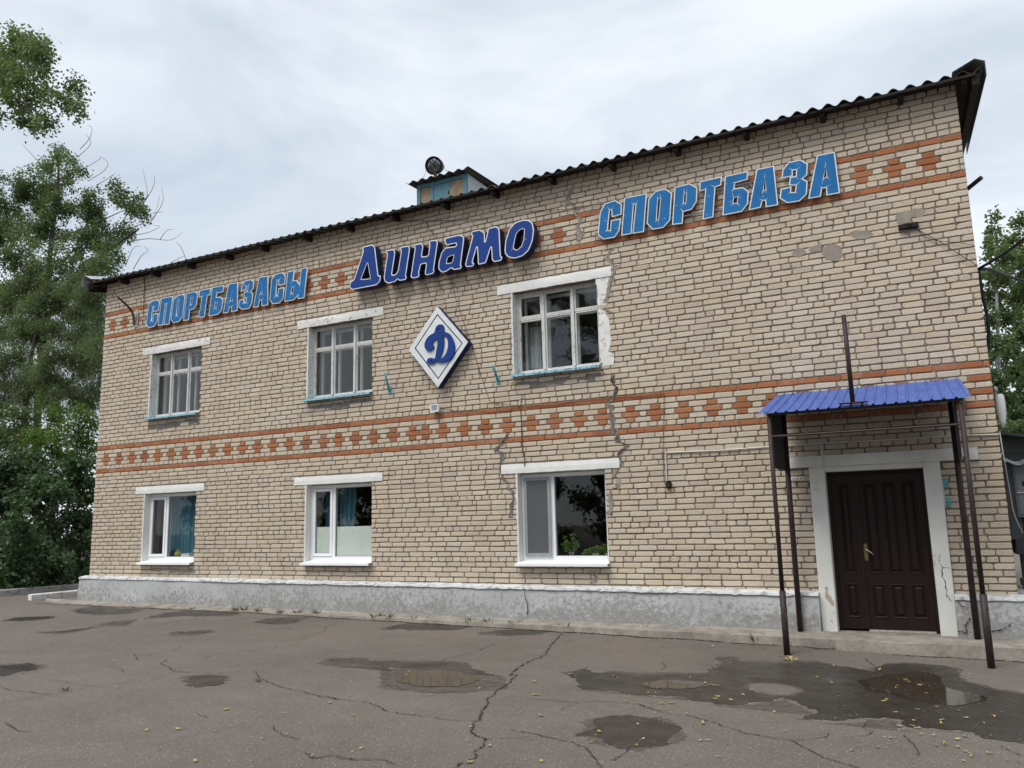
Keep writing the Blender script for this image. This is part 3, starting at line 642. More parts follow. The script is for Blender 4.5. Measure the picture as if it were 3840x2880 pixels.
# ---- cement smears, cracks pointed with mortar, patches
def patch(name, loop, mat, amp=.03, y=-.0012, th=.012):
    q = [(loop[i][0] + (loop[(i + 1) % len(loop)][0] - loop[i][0]) * k / 14, loop[i][1] + (loop[(i + 1) % len(loop)][1] - loop[i][1]) * k / 14) for i in range(len(loop)) for k in range(14)]; q = [(x + amp * (mnoise.noise((x * 9, z * 9, 1.3)) + .8 * mnoise.noise((x * 31, z * 31, 1.3))), z + amp * .7 * (mnoise.noise((x * 9, z * 9, 7.7)) + .8 * mnoise.noise((x * 31, z * 31, 5)))) for x, z in q]
    return plate(name, [q], y, th, mat, WALL)
def ribbon(pts, wd, mat, y=-.003):                          # mortar smeared along a crack that steps from joint to joint
    p = smooth_loop(pts, 8, False); L = []; Rr = []
    for i, (x, z) in enumerate(p):
        k = round((z - .5) / .08); off = .045 * (((k * 7919) % 13) / 6.5 - 1); w = wd / 2 * (.35 + .9 * (((k * 104729) % 17) / 17)); e = .018 * mnoise.noise((x * 30, z * 30, 5))
        L.append((x + off - w + e, z)); Rr.append((x + off + w + .018 * mnoise.noise((x * 30, z * 30, 9)), z))
    o = plate('pointed_crack', [L + Rr[::-1]], y, .012, mat, WALL)
    crack('crack', [(pp[0], pp[1]) for pp in p[::8]], 5, o, lambda a, b: (a, y - .0015, b)); return o
I3 = ([1860, 1400, 2660, 1720], 2212); IW = ([1800, 1600, 2500, 2300], 1659); CW = ([1800, 900, 2500, 1500], 1936); MW = ([1500, 550, 2300, 900], 2212); EW = ([2150, 500, 3200, 1000], 2212); KW = ([3200, 750, 3840, 1150], 2212)
ribbon(zf(*I3, [(1200, 20), (1205, 90), (1250, 150), (1235, 230), (1225, 285), (1175, 310), (1175, 380), (1200, 450), (1215, 540), (1235, 600), (1275, 650), (1290, 720), (1350, 760), (1270, 830), (1280, 900)]), .07, 'dark_cement')
ribbon(zf(*IW, [(1210, 20), (1245, 80), (1255, 140), (1290, 170), (1240, 230), (1250, 300), (1235, 370), (1210, 440), (1220, 530), (1160, 560), (1160, 640), (1185, 690), (1165, 780)]), .075, 'cement')
ribbon(zf(*IW, [(250, 70), (210, 140), (175, 200), (195, 270), (185, 340), (200, 420), (235, 480), (240, 545), (275, 570), (300, 630), (290, 700), (300, 810)]), .065, 'dark_cement')
ribbon(zf(*IW, [(1000, 1290), (1040, 1340), (1020, 1390)]), .12, 'cement')
ribbon(zf(*CW, [(1290, 120), (1370, 90), (1330, 180), (1390, 240), (1370, 330), (1360, 430), (1340, 560), (1330, 650), (1300, 720), (1350, 760)]), .085, 'cement')
ribbon(zf(*CW, [(1370, 1390), (1365, 1470), (1420, 1540), (1400, 1610)]), .07, 'dark_cement')
ribbon(zf(*MW, [(1790, 400), (1760, 480), (1740, 560), (1830, 620), (1800, 700), (1870, 760), (1850, 840), (1900, 920), (1880, 968)]), .10, 'cement')
ribbon(zf(*I3, [(265, 230), (270, 300), (255, 370)]), .045, 'dark_cement'); ribbon(zf(*I3, [(130, 620), (100, 690), (40, 760), (30, 820), (50, 885)]), .06, 'dark_cement')
patch('mortar_patch', zf(*EW, [(1720, 940), (1760, 915), (1820, 910), (1835, 950), (1780, 975), (1730, 960)]), 'cement'); patch('mortar_patch', zf(*EW, [(1850, 880), (1910, 860), (1970, 870), (1960, 930), (1890, 945)]), 'cement'); patch('mortar_patch', zf(*EW, [(1975, 900), (2050, 870), (2120, 900), (2135, 970), (2080, 1005), (1990, 995), (1970, 950)]), 'cement')
patch('mortar_patch', zf(*KW, [(570, 160), (680, 140), (880, 110), (925, 150), (900, 215), (760, 240), (740, 290), (620, 310), (565, 300)]), 'cement'); patch('mortar_patch', zf(*KW, [(-60, 430), (60, 385), (200, 400), (270, 440), (200, 500), (60, 510)]), 'cement')
patch('mortar_patch', zf(*KW, [(600, 375), (830, 360), (820, 420), (740, 450), (620, 420)]), 'cement')
for reg, pts in ((([300, 900, 1300, 1700], 2074), [(530, 1440), (910, 1385), (925, 1420), (830, 1440), (700, 1452), (620, 1478), (530, 1475)]), (([1000, 900, 1900, 1600], 2133), [(370, 1480), (930, 1400), (935, 1440), (850, 1465), (720, 1490), (650, 1510), (500, 1495), (380, 1500)]), (CW, [(370, 1485), (1250, 1375), (1270, 1420), (1180, 1470), (1050, 1440), (950, 1500), (740, 1500), (560, 1530), (380, 1540)])):
    patch('sill_mortar', zf(*reg, pts, -.0), 'dark_cement', .02)
patch('whitewash', zf(*CW, [(1205, 400), (1330, 380), (1325, 520), (1310, 660), (1260, 700), (1320, 780), (1350, 900), (1360, 1060), (1330, 1150), (1400, 1200), (1390, 1290), (1270, 1310), (1235, 1090), (1225, 760)]), 'whitewash', .016, -.0028)
patch('lichen', zf(*CW, [(315, 1475), (350, 1468), (358, 1495), (325, 1502)]), 'bag_yellow', .004, -.006)
LE = ([0, 1700, 1000, 2400], 2212)
patch('sill_mortar', zf(*LE, [(1250, 950), (1600, 955), (1620, 985), (1500, 1000), (1350, 985), (1260, 975)]), 'cement', .01, -.0015)

# ---- door
def build_door():
    s = MB(); s.box(14.2, 14.385, -.05, .20, .012, 2.05); s.box(15.505, 15.69, -.05, .20, .012, 2.05); s.box(14.385, 15.505, -.05, .20, 1.985, 2.05)
    fr = s.obj('door_surround', 'white_plaster', BLD); bevel(fr, .008)
    rough_beam('door_lintel', 13.93, 16.1, -.045, .25, 2.052, 2.195, 'white_plaster', BLD, .004)
    crack('crack', zf(*([2800, 1650, 3840, 2550], 1917), [(1345, 875), (1350, 950), (1370, 1010), (1385, 1065), (1420, 1112)], -.05), 9, fr, lambda a, b: (a, -.0515, b)); crack('crack', zf(*([2800, 1650, 3840, 2550], 1917), [(1335, 790), (1345, 875), (1400, 885)], -.05), 6, fr, lambda a, b: (a, -.0515, b))
    patch_p = zf(*([2800, 1650, 3840, 2550], 1917), [(540, 1020), (560, 1015), (566, 1060), (600, 1110), (605, 1150), (570, 1120), (545, 1085), (550, 1050)], -.05); plate('bare_plaster', [rough_loop(patch_p, 4, .006, 20)], -.0515, .002, 'tan_plaster', fr)
    d = MB(); d.box(14.387, 14.43, .10, .16, .04, 1.983); d.box(15.47, 15.503, .10, .16, .04, 1.983); d.box(14.43, 15.47, .10, .16, 1.945, 1.983); door = d.obj('door_frame', 'door_wood', BLD); bevel(door, .004)
    for nm, a, b, cols in (('door_leaf', 14.433, 14.715, 1), ('door_leaf', 14.722, 15.467, 3)):
        lf = MB().box(a, b, .1285, .15, .055, 1.942).obj(nm, 'door_wood', door)
        mar = .07; wcol = (b - a - 2 * mar - .055 * (cols - 1)) / cols
        for q0, q1 in ((.055, .19), (.60, .72), (1.83, 1.942)): MB().box(a + mar + .0005, b - mar - .0005, .1125, .128, q0, q1).obj('rail', 'door_wood', lf)
        for q0, q1 in ((a, a + mar), (b - mar, b)): MB().box(q0, q1, .112, .128, .055, 1.942).obj('stile', 'door_wood', lf)
        for c in range(cols - 1):
            q0 = a + mar + wcol + c * (wcol + .055)
            for z0, z1 in ((.1905, .5995), (.7205, 1.8295)): MB().box(q0, q0 + .055, .1128, .128, z0, z1).obj('muntin', 'door_wood', lf)
        for c in range(cols):
            x = a + mar + c * (wcol + .055)
            for z0, z1 in ((.19, .60), (.72, 1.83)):
                # moulding ring and raised field
                v = []; f = []; prof = [(.0005, .1275), (.001, .106), (.010, .103), (.018, .108), (.024, .1275), (.032, .1275), (.058, .110)]
                for ins, y in prof: v += [(x + ins, y, z0 + ins), (x + wcol - ins, y, z0 + ins), (x + wcol - ins, y, z1 - ins), (x + ins, y, z1 - ins)]
                for k in range(len(prof) - 1):
                    for j in range(4): j2 = (j + 1) % 4; f.append((k * 4 + j, k * 4 + j2, k * 4 + 4 + j2, k * 4 + 4 + j))
                k = (len(prof) - 1) * 4; f.append((k, k + 1, k + 2, k + 3)); MB().add(v, f).obj('door_panel', 'door_wood', lf)
    MB().box(14.700, 14.745, .098, .112, .06, 1.935).obj('cover_strip', 'door_wood', door)
    MB().box(14.73, 15.46, .085, .14, .03, .052).obj('door_sill', 'door_sill_metal', door)
    hp = plate('handle_plate', [smooth_loop([(14.752, .885), (14.772, .878), (14.792, .885), (14.792, 1.07), (14.772, 1.078), (14.752, 1.07)], 3)], .098, .012, 'brass', door)
    MB().tube([(14.772, .10, 1.02), (14.772, .055, 1.02)], .010, 8).tube([(14.768, .056, 1.022), (14.80, .052, 1.005), (14.855, .05, .955)], [.009, .0085, .007], 8).obj('handle', 'steel_bright', door, True)
    MB().lathe([(.006, 0), (.006, .004)], (0, 0, 0), 8)
build_door()

# ---- roof
SL = math.tan(math.radians(12)); EY = -.27; EZ = 6.752
def rz(y): return EZ + (y - EY) * SL
def lift(x): return .05 * max(0, 1 - x / 2.2) if x < 2.2 else 0
def build_roof():
    rf = MB().box(.05, BW - .05, .12, .3, 6.738, 6.80).obj('roof', 'old_wood', BLD)          # wall plate that carries it
    k = 0; x = -.33; P = .195
    while x < 16.55:
        w = P * 5 + .03; v = []; f = []; n = 50; dz = .004 * (k % 2) + random.uniform(-.003, .003); dy = random.uniform(-.018, .018); tilt = random.uniform(-.006, .006); xe = min(x + w, 16.60); n = max(10, int((xe - x) / P * 10))
        ysl = [EY + dy, EY + dy + .4, 2.5, 5.0]
        for y in ysl:
            for i in range(n + 1):
                xx = x + (xe - x) * i / n; z = rz(y) + lift(xx) + dz + tilt * (i / n - .5) + .030 * math.cos(2 * math.pi * (xx - .03) / P); v += [(xx, y, z)]
        m = n + 1; base = len(v)
        v += [(a, b + (.0 if b > 0 else .0), c - .008) for a, b, c in v]
        for r in range(len(ysl) - 1):
            for i in range(n): a = r * m + i; f.append((a, a + 1, a + m + 1, a + m)); a += base; f.append((a, a + m, a + m + 1, a + 1))
        for i in range(n): f.append((i, base + i, base + i + 1, i + 1))
        for r in range(len(ysl) - 1):
            a = r * m; f.append((a, a + m, base + a + m, base + a)); a = r * m + n; f.append((a + m, a, base + a, base + a + m))
        MB().add(v, f).obj('roof_sheet', 'asbestos', rf); x += P * 5; k += 1
    MB().add([(-.24, 5, rz(5)), (16.6, 5, rz(5)), (16.6, 10.4, rz(5) - 5.4 * SL), (-.24, 10.4, rz(5) - 5.4 * SL)], [(0, 1, 2, 3)]).obj('back_slope', 'asbestos', rf)
    # eaves boards lie on the rafters, gaps between them
    for j, (a, b) in enumerate(((-.245, -.135), (-.125, -.02))):
        mb = MB(); v = []
        for x in (-.26, 16.49):
            for y in (a, b):
                for q in (-.034, -.054): v.append((x, y, rz(y) + lift(x) * .8 + q))
        mb.add(v, [(0, 2, 3, 1), (4, 5, 7, 6), (0, 4, 6, 2), (1, 3, 7, 5), (0, 1, 5, 4), (2, 6, 7, 3)]).obj('sheathing_board', 'old_wood', rf)
    xs = [-.2] + [.75 + 1.0 * i for i in range(16)] + [16.42]
    for n_, x in enumerate(xs):
        x += random.uniform(-.06, .06) if 0 < n_ < len(xs) - 1 else 0; v = []
        for xx in (x - .03, x + .03):
            for y, h in ((-.225, .055), (.0, .10)): v += [(xx, y, rz(y) - .056), (xx, y, rz(y) - .056 - h)]
        MB().add(v, [(0, 1, 3, 2), (4, 6, 7, 5), (0, 4, 5, 1), (2, 3, 7, 6), (0, 2, 6, 4), (1, 5, 7, 3)]).obj('rafter_tail', 'old_wood', rf)
    v = []
    for x in (-.3, 16.55):
        for y in (-.262, -.246):
            for q in (-.026, -.06): v.append((x, y, rz(y) + lift(x) + q))
    MB().add(v, [(0, 1, 3, 2), (4, 6, 7, 5), (0, 2, 6, 4), (1, 5, 7, 3), (0, 4, 5, 1), (2, 3, 7, 6)]).obj('fascia', 'old_wood', rf)
    # verge boards and the tin capping on the gables
    for xa, xb, nm in ((16.50, 16.58, 'verge_board'), (-.31, -.27, 'verge_board')):
        v = []
        for x in (xa, xb):
            for y in (-.235, 5.0): v += [(x, y, rz(y) - .03), (x, y, rz(y) - .17)]
        MB().add(v, [(0, 1, 3, 2), (4, 6, 7, 5), (0, 4, 5, 1), (2, 3, 7, 6), (0, 2, 6, 4), (1, 5, 7, 3)]).obj(nm, 'old_wood', rf)
    for xa, xb in ((16.3, 16.66), (-.42, -.12)):
        v = []; e = 1 if xa > 5 else -1; xo, xi = (xb, xa) if e > 0 else (xa, xb)
        for y in (-.30, 5.0): z = rz(y) + lift(xi); v += [(xi, y, z + .045), (xi + (xo - xi) * .7, y, z + .15), (xo, y, z + .09), (xo, y, z - .09), (xo - .004 * e, y, z - .09), (xo - .004 * e, y, z + .086), (xi + (xo - xi) * .7, y, z + .146), (xi, y, z + .041)]
        f = [tuple(range(8)), tuple(range(8, 16))[::-1]] + [(j, (j + 1) % 8, 8 + (j + 1) % 8, 8 + j) for j in range(8)]
        MB().add(v, f).obj('verge_capping', 'pale_metal', rf)
    # soffit planks closing the gable overhang
    for a, b in ((16.335, 16.495), (-.265, -.005)):
        v = []
        for x in (a, b):
            for y in (-.22, 5.0): v += [(x, y, rz(y) - .055), (x, y, rz(y) - .075)]
        MB().add(v, [(0, 1, 3, 2), (4, 6, 7, 5), (0, 4, 5, 1), (2, 3, 7, 6), (0, 2, 6, 4), (1, 5, 7, 3)]).obj('soffit_board', 'old_wood', rf)
    return rf
ROOF = build_roof()
def build_dormer():
    M_ = ([1500, 550, 2300, 900], 2212); y = .8; xl, xr, zt, zb = 7.6, 8.68, 7.66, rz(.8) - .1; ye = EY + (zt - EZ) / SL
    mb = MB()
    for x0, x1 in ((xl, xl + .03), (xr - .03, xr)): mb.add([(x, yy, z) for x in (x0, x1) for yy, z in ((y + .04, zb), (y + .04, zt), (ye, zt))], [(0, 1, 2), (3, 5, 4), (0, 3, 4, 1), (1, 4, 5, 2), (2, 5, 3, 0)])
    dm = mb.obj('dormer', 'pale_metal', BLD)
    fr = ring(MB(), xl, xr, zb, zt, .075, y, y + .04); fr.box(xl + .31, xl + .36, y + .001, y + .039, zb + .075, zt - .075); fr.obj('dormer_frame', 'teal_wood', dm)
    MB().box(xl + .075, xl + .31, y + .02, y + .035, zb + .075, zt - .075).obj('board', 'tan_board', dm); MB().box(xl + .70, xr - .075, y + .02, y + .035, zb + .075, zt - .075).obj('board', 'tan_board', dm)
    plate('painted_panel', [[(xl + .36, zb + .08), (xl + .68, zb + .08), (xl + .70, zt - .35), (xl + .67, zt - .28), (xl + .73, zt - .2), (xl + .715, zt - .08), (xl + .36, zt - .08)]], y + .012, .008, 'teal_wood', dm)
    P = .195; v = []; f = []; n = 60; x0, x1 = xl - .17, xr + .12
    for yy, dz in ((y - .13, .0), (1.8, .05), (ye + .1, .1)):
        for i in range(n + 1): xx = x0 + (x1 - x0) * i / n; v.append((xx, yy, zt + .03 + dz + .022 * math.cos(2 * math.pi * xx / P)))
    m = n + 1; b = len(v); v += [(q[0], q[1], q[2] - .008) for q in v]
    for r in range(2):
        for i in range(n): a = r * m + i; f.append((a, a + 1, a + m + 1, a + m)); a += b; f.append((a, a + m, a + m + 1, a + 1))
    for i in range(n): f.append((i, b + i, b + i + 1, i + 1))
    for r in range(2): a = r * m; f.append((a, a + m, b + a + m, b + a)); a += n; f.append((a + m, a, b + a, b + a + m))
    MB().add(v, f).obj('dormer_roof_sheet', 'asbestos', dm)
build_dormer()

# ================================================================== SIGNS
def letter_set(root, reg, letters, Yf, kind):
    for loops in letters:
        L = [zf(*reg, lp, Yf) for lp in loops]
        if kind == 'flat':
            let = plate('letter', L, Yf, .018, 'white_letter', root); d = .015
            face = [inset(L[0], d)] + [inset(h, -.010) for h in L[1:]]; plate('face', face, Yf - .003, .003, 'sky_blue_letter', let); fy = Yf - .0045
        else:
            L = [smooth_keep(q) for q in L]
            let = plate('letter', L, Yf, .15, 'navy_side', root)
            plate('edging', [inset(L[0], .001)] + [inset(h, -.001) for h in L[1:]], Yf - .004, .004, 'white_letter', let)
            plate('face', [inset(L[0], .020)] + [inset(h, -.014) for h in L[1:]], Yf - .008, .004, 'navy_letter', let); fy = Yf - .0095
        # flakes where the blue film has split from the inner corners
        mb = MB(); src = []
        for h in L[1:]:
            c = Vector((sum(p[0] for p in h) / len(h), sum(p[1] for p in h) / len(h)))
            src += [(Vector(p), (Vector(p) - c).normalized()) for p in h[::(1 if kind == 'flat' else 3)]]
        o = L[0] if area2(L[0]) > 0 else L[0][::-1]
        for i in range(len(o)):
            a, b, c = Vector(o[i - 1]), Vector(o[i]), Vector(o[(i + 1) % len(o)])
            if (b - a).cross(c - b) < -.0004: src.append((b, -((a - b).normalized() + (c - b).normalized()).normalized()))
        for p, dr in src:
            if kind != 'flat' and random.random() < .6: continue
            ln = random.uniform(.04, .10); w = random.uniform(.003, .006) * (1 if kind == 'flat' else .6); nn = Vector((-dr.y, dr.x)); sk = nn * random.uniform(-.03, .03)
            q0 = p + dr * .006; q1 = p + dr * ln * .5 + sk * .3; q2 = p + dr * ln + sk
            mb.add([(q0.x + nn.x * w, fy, q0.y + nn.y * w), (q0.x - nn.x * w, fy, q0.y - nn.y * w), (q1.x - nn.x * w * .5, fy, q1.y - nn.y * w * .5), (q1.x + nn.x * w * .5, fy, q1.y + nn.y * w * .5), (q2.x, fy, q2.y)], [(1, 0, 3, 2), (2, 3, 4)])
        if kind == 'flat':
            bb = [min(p[0] for p in o), max(p[0] for p in o), min(p[1] for p in o), max(p[1] for p in o)]
            for _ in range(3):
                z = random.uniform(bb[2] + .05, bb[3] - .05); x = random.uniform(bb[0] + .05, bb[1] - .12); ln = random.uniform(.03, .06); w = .0025; dz = random.uniform(-.02, .02)
                if not pin((x, z), o) or not pin((x + ln, z + dz), o) or any(pin((x + t * ln, z + t * dz), h) for h in L[1:] for t in (0, .5, 1)): continue
                mb.add([(x, fy, z), (x + ln / 2, fy, z + dz / 2 - w), (x + ln, fy, z + dz), (x + ln / 2, fy, z + dz / 2 + w)], [(0, 1, 2, 3)])
        if mb.v: mb.obj('split_film', 'white_letter', let, kind='stuff')
def pin(p, poly):
    x, y = p; c = False; n = len(poly)
    for i in range(n):
        x1, y1 = poly[i]; x2, y2 = poly[i - 1]
        if (y1 > y) != (y2 > y) and x < (x2 - x1) * (y - y1) / (y2 - y1) + x1: c = not c
    return c
def smooth_keep(q):                                          # round the corners of an outline a little
    out = []; n = len(q)
    for i in range(n):
        a, b, c = Vector(q[i - 1]), Vector(q[i]), Vector(q[(i + 1) % n]); k1 = min(.028, (a - b).length * .4); k2 = min(.028, (c - b).length * .4)
        p1 = b + (a - b).normalized() * k1; p2 = b + (c - b).normalized() * k2
        for t in (0, .33, .67, 1): r = p1 * (1 - t) ** 2 + b * 2 * t * (1 - t) + p2 * t * t; out.append((r.x, r.y))
    return out
def rails(root, x0, x1, zs, Yf):
    for z in zs: MB().box(x0, x1, Yf + .0185, Yf + .034, z - .008, z + .008).obj('rail', 'grey_metal', root)
    x = x0 + .15
    while x < x1:
        for z in zs: MB().box(x - .012, x + .012, Yf + .0345, .005, z - .012, z + .012).obj('wall_bracket', 'grey_metal', root)
        x += 1.1
ER = ([2150, 500, 3200, 1000], 2212); ELt = ([520, 980, 1180, 1250], 2212); EDn = ([1280, 780, 2080, 1120], 2212)
SB = [[[(193, 800), (210, 625), (247, 555), (330, 527), (382, 560), (380, 640), (305, 662), (300, 605), (288, 607), (270, 765), (290, 765), (297, 687), (375, 672), (363, 768), (325, 822), (235, 838)]],
      [[(378, 808), (403, 510), (580, 473), (557, 778), (467, 792), (492, 560), (478, 562), (459, 793)]],
      [[(580, 712), (593, 520), (650, 455), (728, 437), (778, 470), (765, 685), (710, 745), (625, 760)], [(668, 520), (688, 515), (672, 680), (656, 682)]],
      [[(780, 722), (800, 425), (920, 395), (980, 430), (975, 535), (935, 600), (870, 620), (862, 712)], [(877, 475), (893, 472), (887, 548), (870, 550)]],
      [[(998, 380), (1172, 340), (1168, 408), (1122, 425), (1105, 662), (1020, 680), (1042, 445), (995, 458)]],
      [[(1178, 648), (1197, 338), (1380, 297), (1375, 365), (1278, 392), (1272, 435), (1340, 425), (1385, 457), (1380, 555), (1330, 618)], [(1268, 508), (1298, 502), (1292, 548), (1262, 553)]],
      [[(1385, 607), (1448, 283), (1585, 255), (1618, 565), (1520, 583), (1515, 530), (1495, 532), (1480, 585)], [(1512, 360), (1520, 440), (1501, 452)]],
      [[(1645, 355), (1652, 290), (1700, 228), (1795, 207), (1852, 240), (1848, 325), (1812, 358), (1850, 378), (1845, 478), (1788, 535), (1690, 550), (1630, 515), (1638, 440), (1722, 418), (1720, 465), (1750, 462), (1757, 412), (1703, 410), (1710, 347), (1757, 337), (1760, 290), (1733, 292), (1733, 338)]],
      [[(1855, 517), (1925, 173), (2065, 145), (2107, 470), (2000, 490), (1995, 430), (1965, 435), (1955, 498)], [(1993, 255), (2000, 340), (1976, 357)]]]
SBY = [[[(92, 795), (125, 545), (165, 497), (240, 480), (263, 515), (247, 620), (180, 638), (190, 575), (178, 575), (158, 745), (172, 745), (183, 660), (245, 652), (235, 755), (195, 820), (120, 835)]],
       [[(240, 808), (285, 462), (430, 437), (383, 790), (315, 800), (350, 540), (337, 540), (303, 802)]],
       [[(402, 728), (438, 480), (490, 428), (558, 408), (582, 445), (555, 695), (500, 760), (435, 773)], [(490, 500), (508, 497), (488, 680), (470, 682)]],
       [[(560, 747), (605, 400), (710, 375), (745, 410), (728, 545), (690, 600), (642, 615), (628, 738)], [(655, 470), (674, 468), (664, 545), (646, 547)]],
       [[(768, 362), (908, 335), (895, 425), (865, 430), (825, 703), (752, 705), (795, 445), (757, 450)]],
       [[(878, 688), (925, 325), (1070, 300), (1062, 385), (985, 400), (975, 450), (1025, 445), (1060, 480), (1045, 610), (995, 668)], [(963, 530), (985, 527), (975, 585), (953, 590)]],
       [[(1058, 653), (1130, 283), (1245, 262), (1240, 620), (1160, 637), (1165, 575), (1140, 578), (1125, 643)], [(1168, 415), (1177, 490), (1150, 495)]],
       [[(1285, 375), (1298, 300), (1335, 243), (1415, 225), (1447, 260), (1440, 345), (1410, 378), (1435, 405), (1425, 520), (1385, 595), (1295, 607), (1252, 570), (1262, 490), (1325, 470), (1322, 520), (1347, 515), (1354, 462), (1320, 458), (1322, 392), (1365, 372), (1374, 318), (1353, 320), (1348, 362)]],
       [[(1437, 580), (1512, 200), (1625, 180), (1625, 548), (1545, 562), (1545, 485), (1520, 490), (1505, 572)], [(1545, 340), (1553, 405), (1530, 412)]],
       [[(1645, 480), (1670, 225), (1720, 160), (1805, 137), (1845, 180), (1838, 290), (1755, 305), (1760, 240), (1742, 240), (1725, 430), (1745, 430), (1755, 340), (1828, 325), (1818, 460), (1770, 525), (1680, 537)]],
       [[(1830, 507), (1872, 130), (1955, 110), (1940, 240), (1985, 235), (2022, 290), (2042, 88), (2122, 72), (2080, 460), (1998, 473), (2000, 430), (1945, 488)], [(1925, 335), (1947, 333), (1937, 400), (1915, 402)]]]
DN = [[[(82, 820), (95, 765), (130, 745), (228, 450), (220, 430), (228, 400), (322, 378), (350, 400), (385, 700), (412, 700), (405, 760), (365, 800), (110, 850)], [(272, 565), (205, 740), (302, 730)]],
      [[(440, 720), (478, 475), (462, 468), (472, 437), (550, 425), (560, 470), (525, 692), (560, 690), (585, 660), (622, 445), (610, 435), (618, 402), (705, 390), (713, 425), (670, 705), (680, 712), (672, 742), (605, 757), (583, 737), (560, 765), (490, 785), (450, 765)]],
      [[(718, 720), (765, 410), (748, 405), (755, 380), (835, 362), (852, 395), (835, 505), (900, 495), (918, 375), (905, 370), (912, 340), (985, 328), (1003, 350), (960, 640), (968, 645), (958, 680), (880, 700), (865, 680), (882, 575), (825, 585), (805, 680), (812, 690), (805, 718), (745, 730)]],
      [[(1070, 350), (1078, 310), (1225, 275), (1268, 290), (1275, 320), (1240, 595), (1250, 600), (1245, 630), (1160, 645), (1145, 620), (1090, 660), (1045, 672), (1005, 635), (1010, 560), (1040, 460), (1080, 410), (1190, 395), (1192, 365), (1090, 390)], [(1105, 510), (1170, 485), (1150, 565), (1090, 575)]],
      [[(1282, 590), (1300, 615), (1370, 605), (1382, 570), (1360, 565), (1408, 400), (1418, 590), (1500, 572), (1555, 400), (1562, 540), (1585, 562), (1662, 545), (1672, 508), (1655, 500), (1640, 210), (1605, 187), (1518, 212), (1518, 240), (1490, 355), (1490, 255), (1440, 222), (1355, 240), (1343, 280), (1362, 288)]],
      [[(1692, 440), (1702, 340), (1740, 220), (1800, 150), (1880, 122), (1945, 122), (1985, 155), (2000, 230), (1985, 340), (1945, 440), (1880, 500), (1800, 525), (1735, 515), (1700, 480)], [(1787, 400), (1815, 270), (1850, 228), (1898, 215), (1890, 330), (1868, 395), (1825, 435), (1795, 425)]]]
s1 = thing('letter_sign', 'light blue cut-out letters СПОРТБАЗА, edged white, on the right of the facade', 'sign', (12.9, -.07, 5.6)); s1['group'] = 'wall letter signs'
s2 = thing('letter_sign', 'light blue cut-out letters СПОРТБАЗАСЫ, edged white, near the left corner', 'sign', (3.5, -.07, 5.6)); s2['group'] = 'wall letter signs'
s3 = thing('letter_sign', 'dark blue slanted box letters Динамо with white edging', 'sign', (8.5, -.2, 5.6)); s3['group'] = 'wall letter signs'
for s in (s1, s2, s3): s.location = (0, 0, 0)
letter_set(s1, ER, SB, -.07, 'flat'); letter_set(s2, ELt, SBY, -.07, 'flat'); letter_set(s3, EDn, DN, -.20, 'box')
rails(s1, 11.42, 14.72, (5.72, 6.02), -.07); rails(s2, 1.36, 5.72, (5.74, 6.02), -.07); rails(s3, 7.1, 10.25, (5.72, 6.05), -.055)
def build_emblem():
    B = ([1000, 900, 1900, 1600], 2133); Y = -.14; root = thing('diamond_emblem', 'white diamond emblem with a raised dark blue letter D on it', 'emblem')
    out = zf(*B, [(1515, 588), (1262, 975), (1522, 1312), (1790, 905)], Y); inn = zf(*B, [(1517, 655), (1314, 962), (1525, 1240), (1743, 916)], Y)
    plate('backing', [out], Y + .005, .125, 'navy_side', root); plate('frame', [inset(out, .002), inn], Y, .0045, 'white_letter', root)
    plate('panel', [inset(inn, .020)], Y + .001, .0035, 'white_letter', root)
    Dq = [(1492, 820), (1500, 785), (1520, 757), (1550, 749), (1572, 768), (1578, 812), (1615, 828), (1648, 870), (1668, 930), (1668, 990), (1645, 1045), (1600, 1080), (1555, 1090), (1505, 1082), (1475, 1100), (1440, 1102), (1422, 1080), (1435, 1052), (1465, 1046), (1494, 1052), (1505, 1000), (1518, 915), (1512, 885), (1492, 888), (1475, 905), (1470, 925), (1486, 945), (1472, 972), (1440, 988), (1412, 970), (1402, 935), (1412, 895), (1440, 855), (1470, 835)]
    Hq = [(1568, 850), (1574, 905), (1560, 985), (1535, 1058), (1570, 1040), (1597, 1000), (1610, 950), (1610, 900), (1598, 862)]
    hs = [[(1520, 790), (1536, 784), (1541, 798), (1530, 812), (1520, 804)], [(1455, 1070), (1470, 1066), (1478, 1075), (1465, 1083)]]
    plate('emblem_letter', [smooth_loop(zf(*B, Dq, -.165), 3), smooth_loop(zf(*B, Hq, -.165), 3)] + [zf(*B, h, -.165) for h in hs], -.168, .026, 'navy_letter', root)
build_emblem()

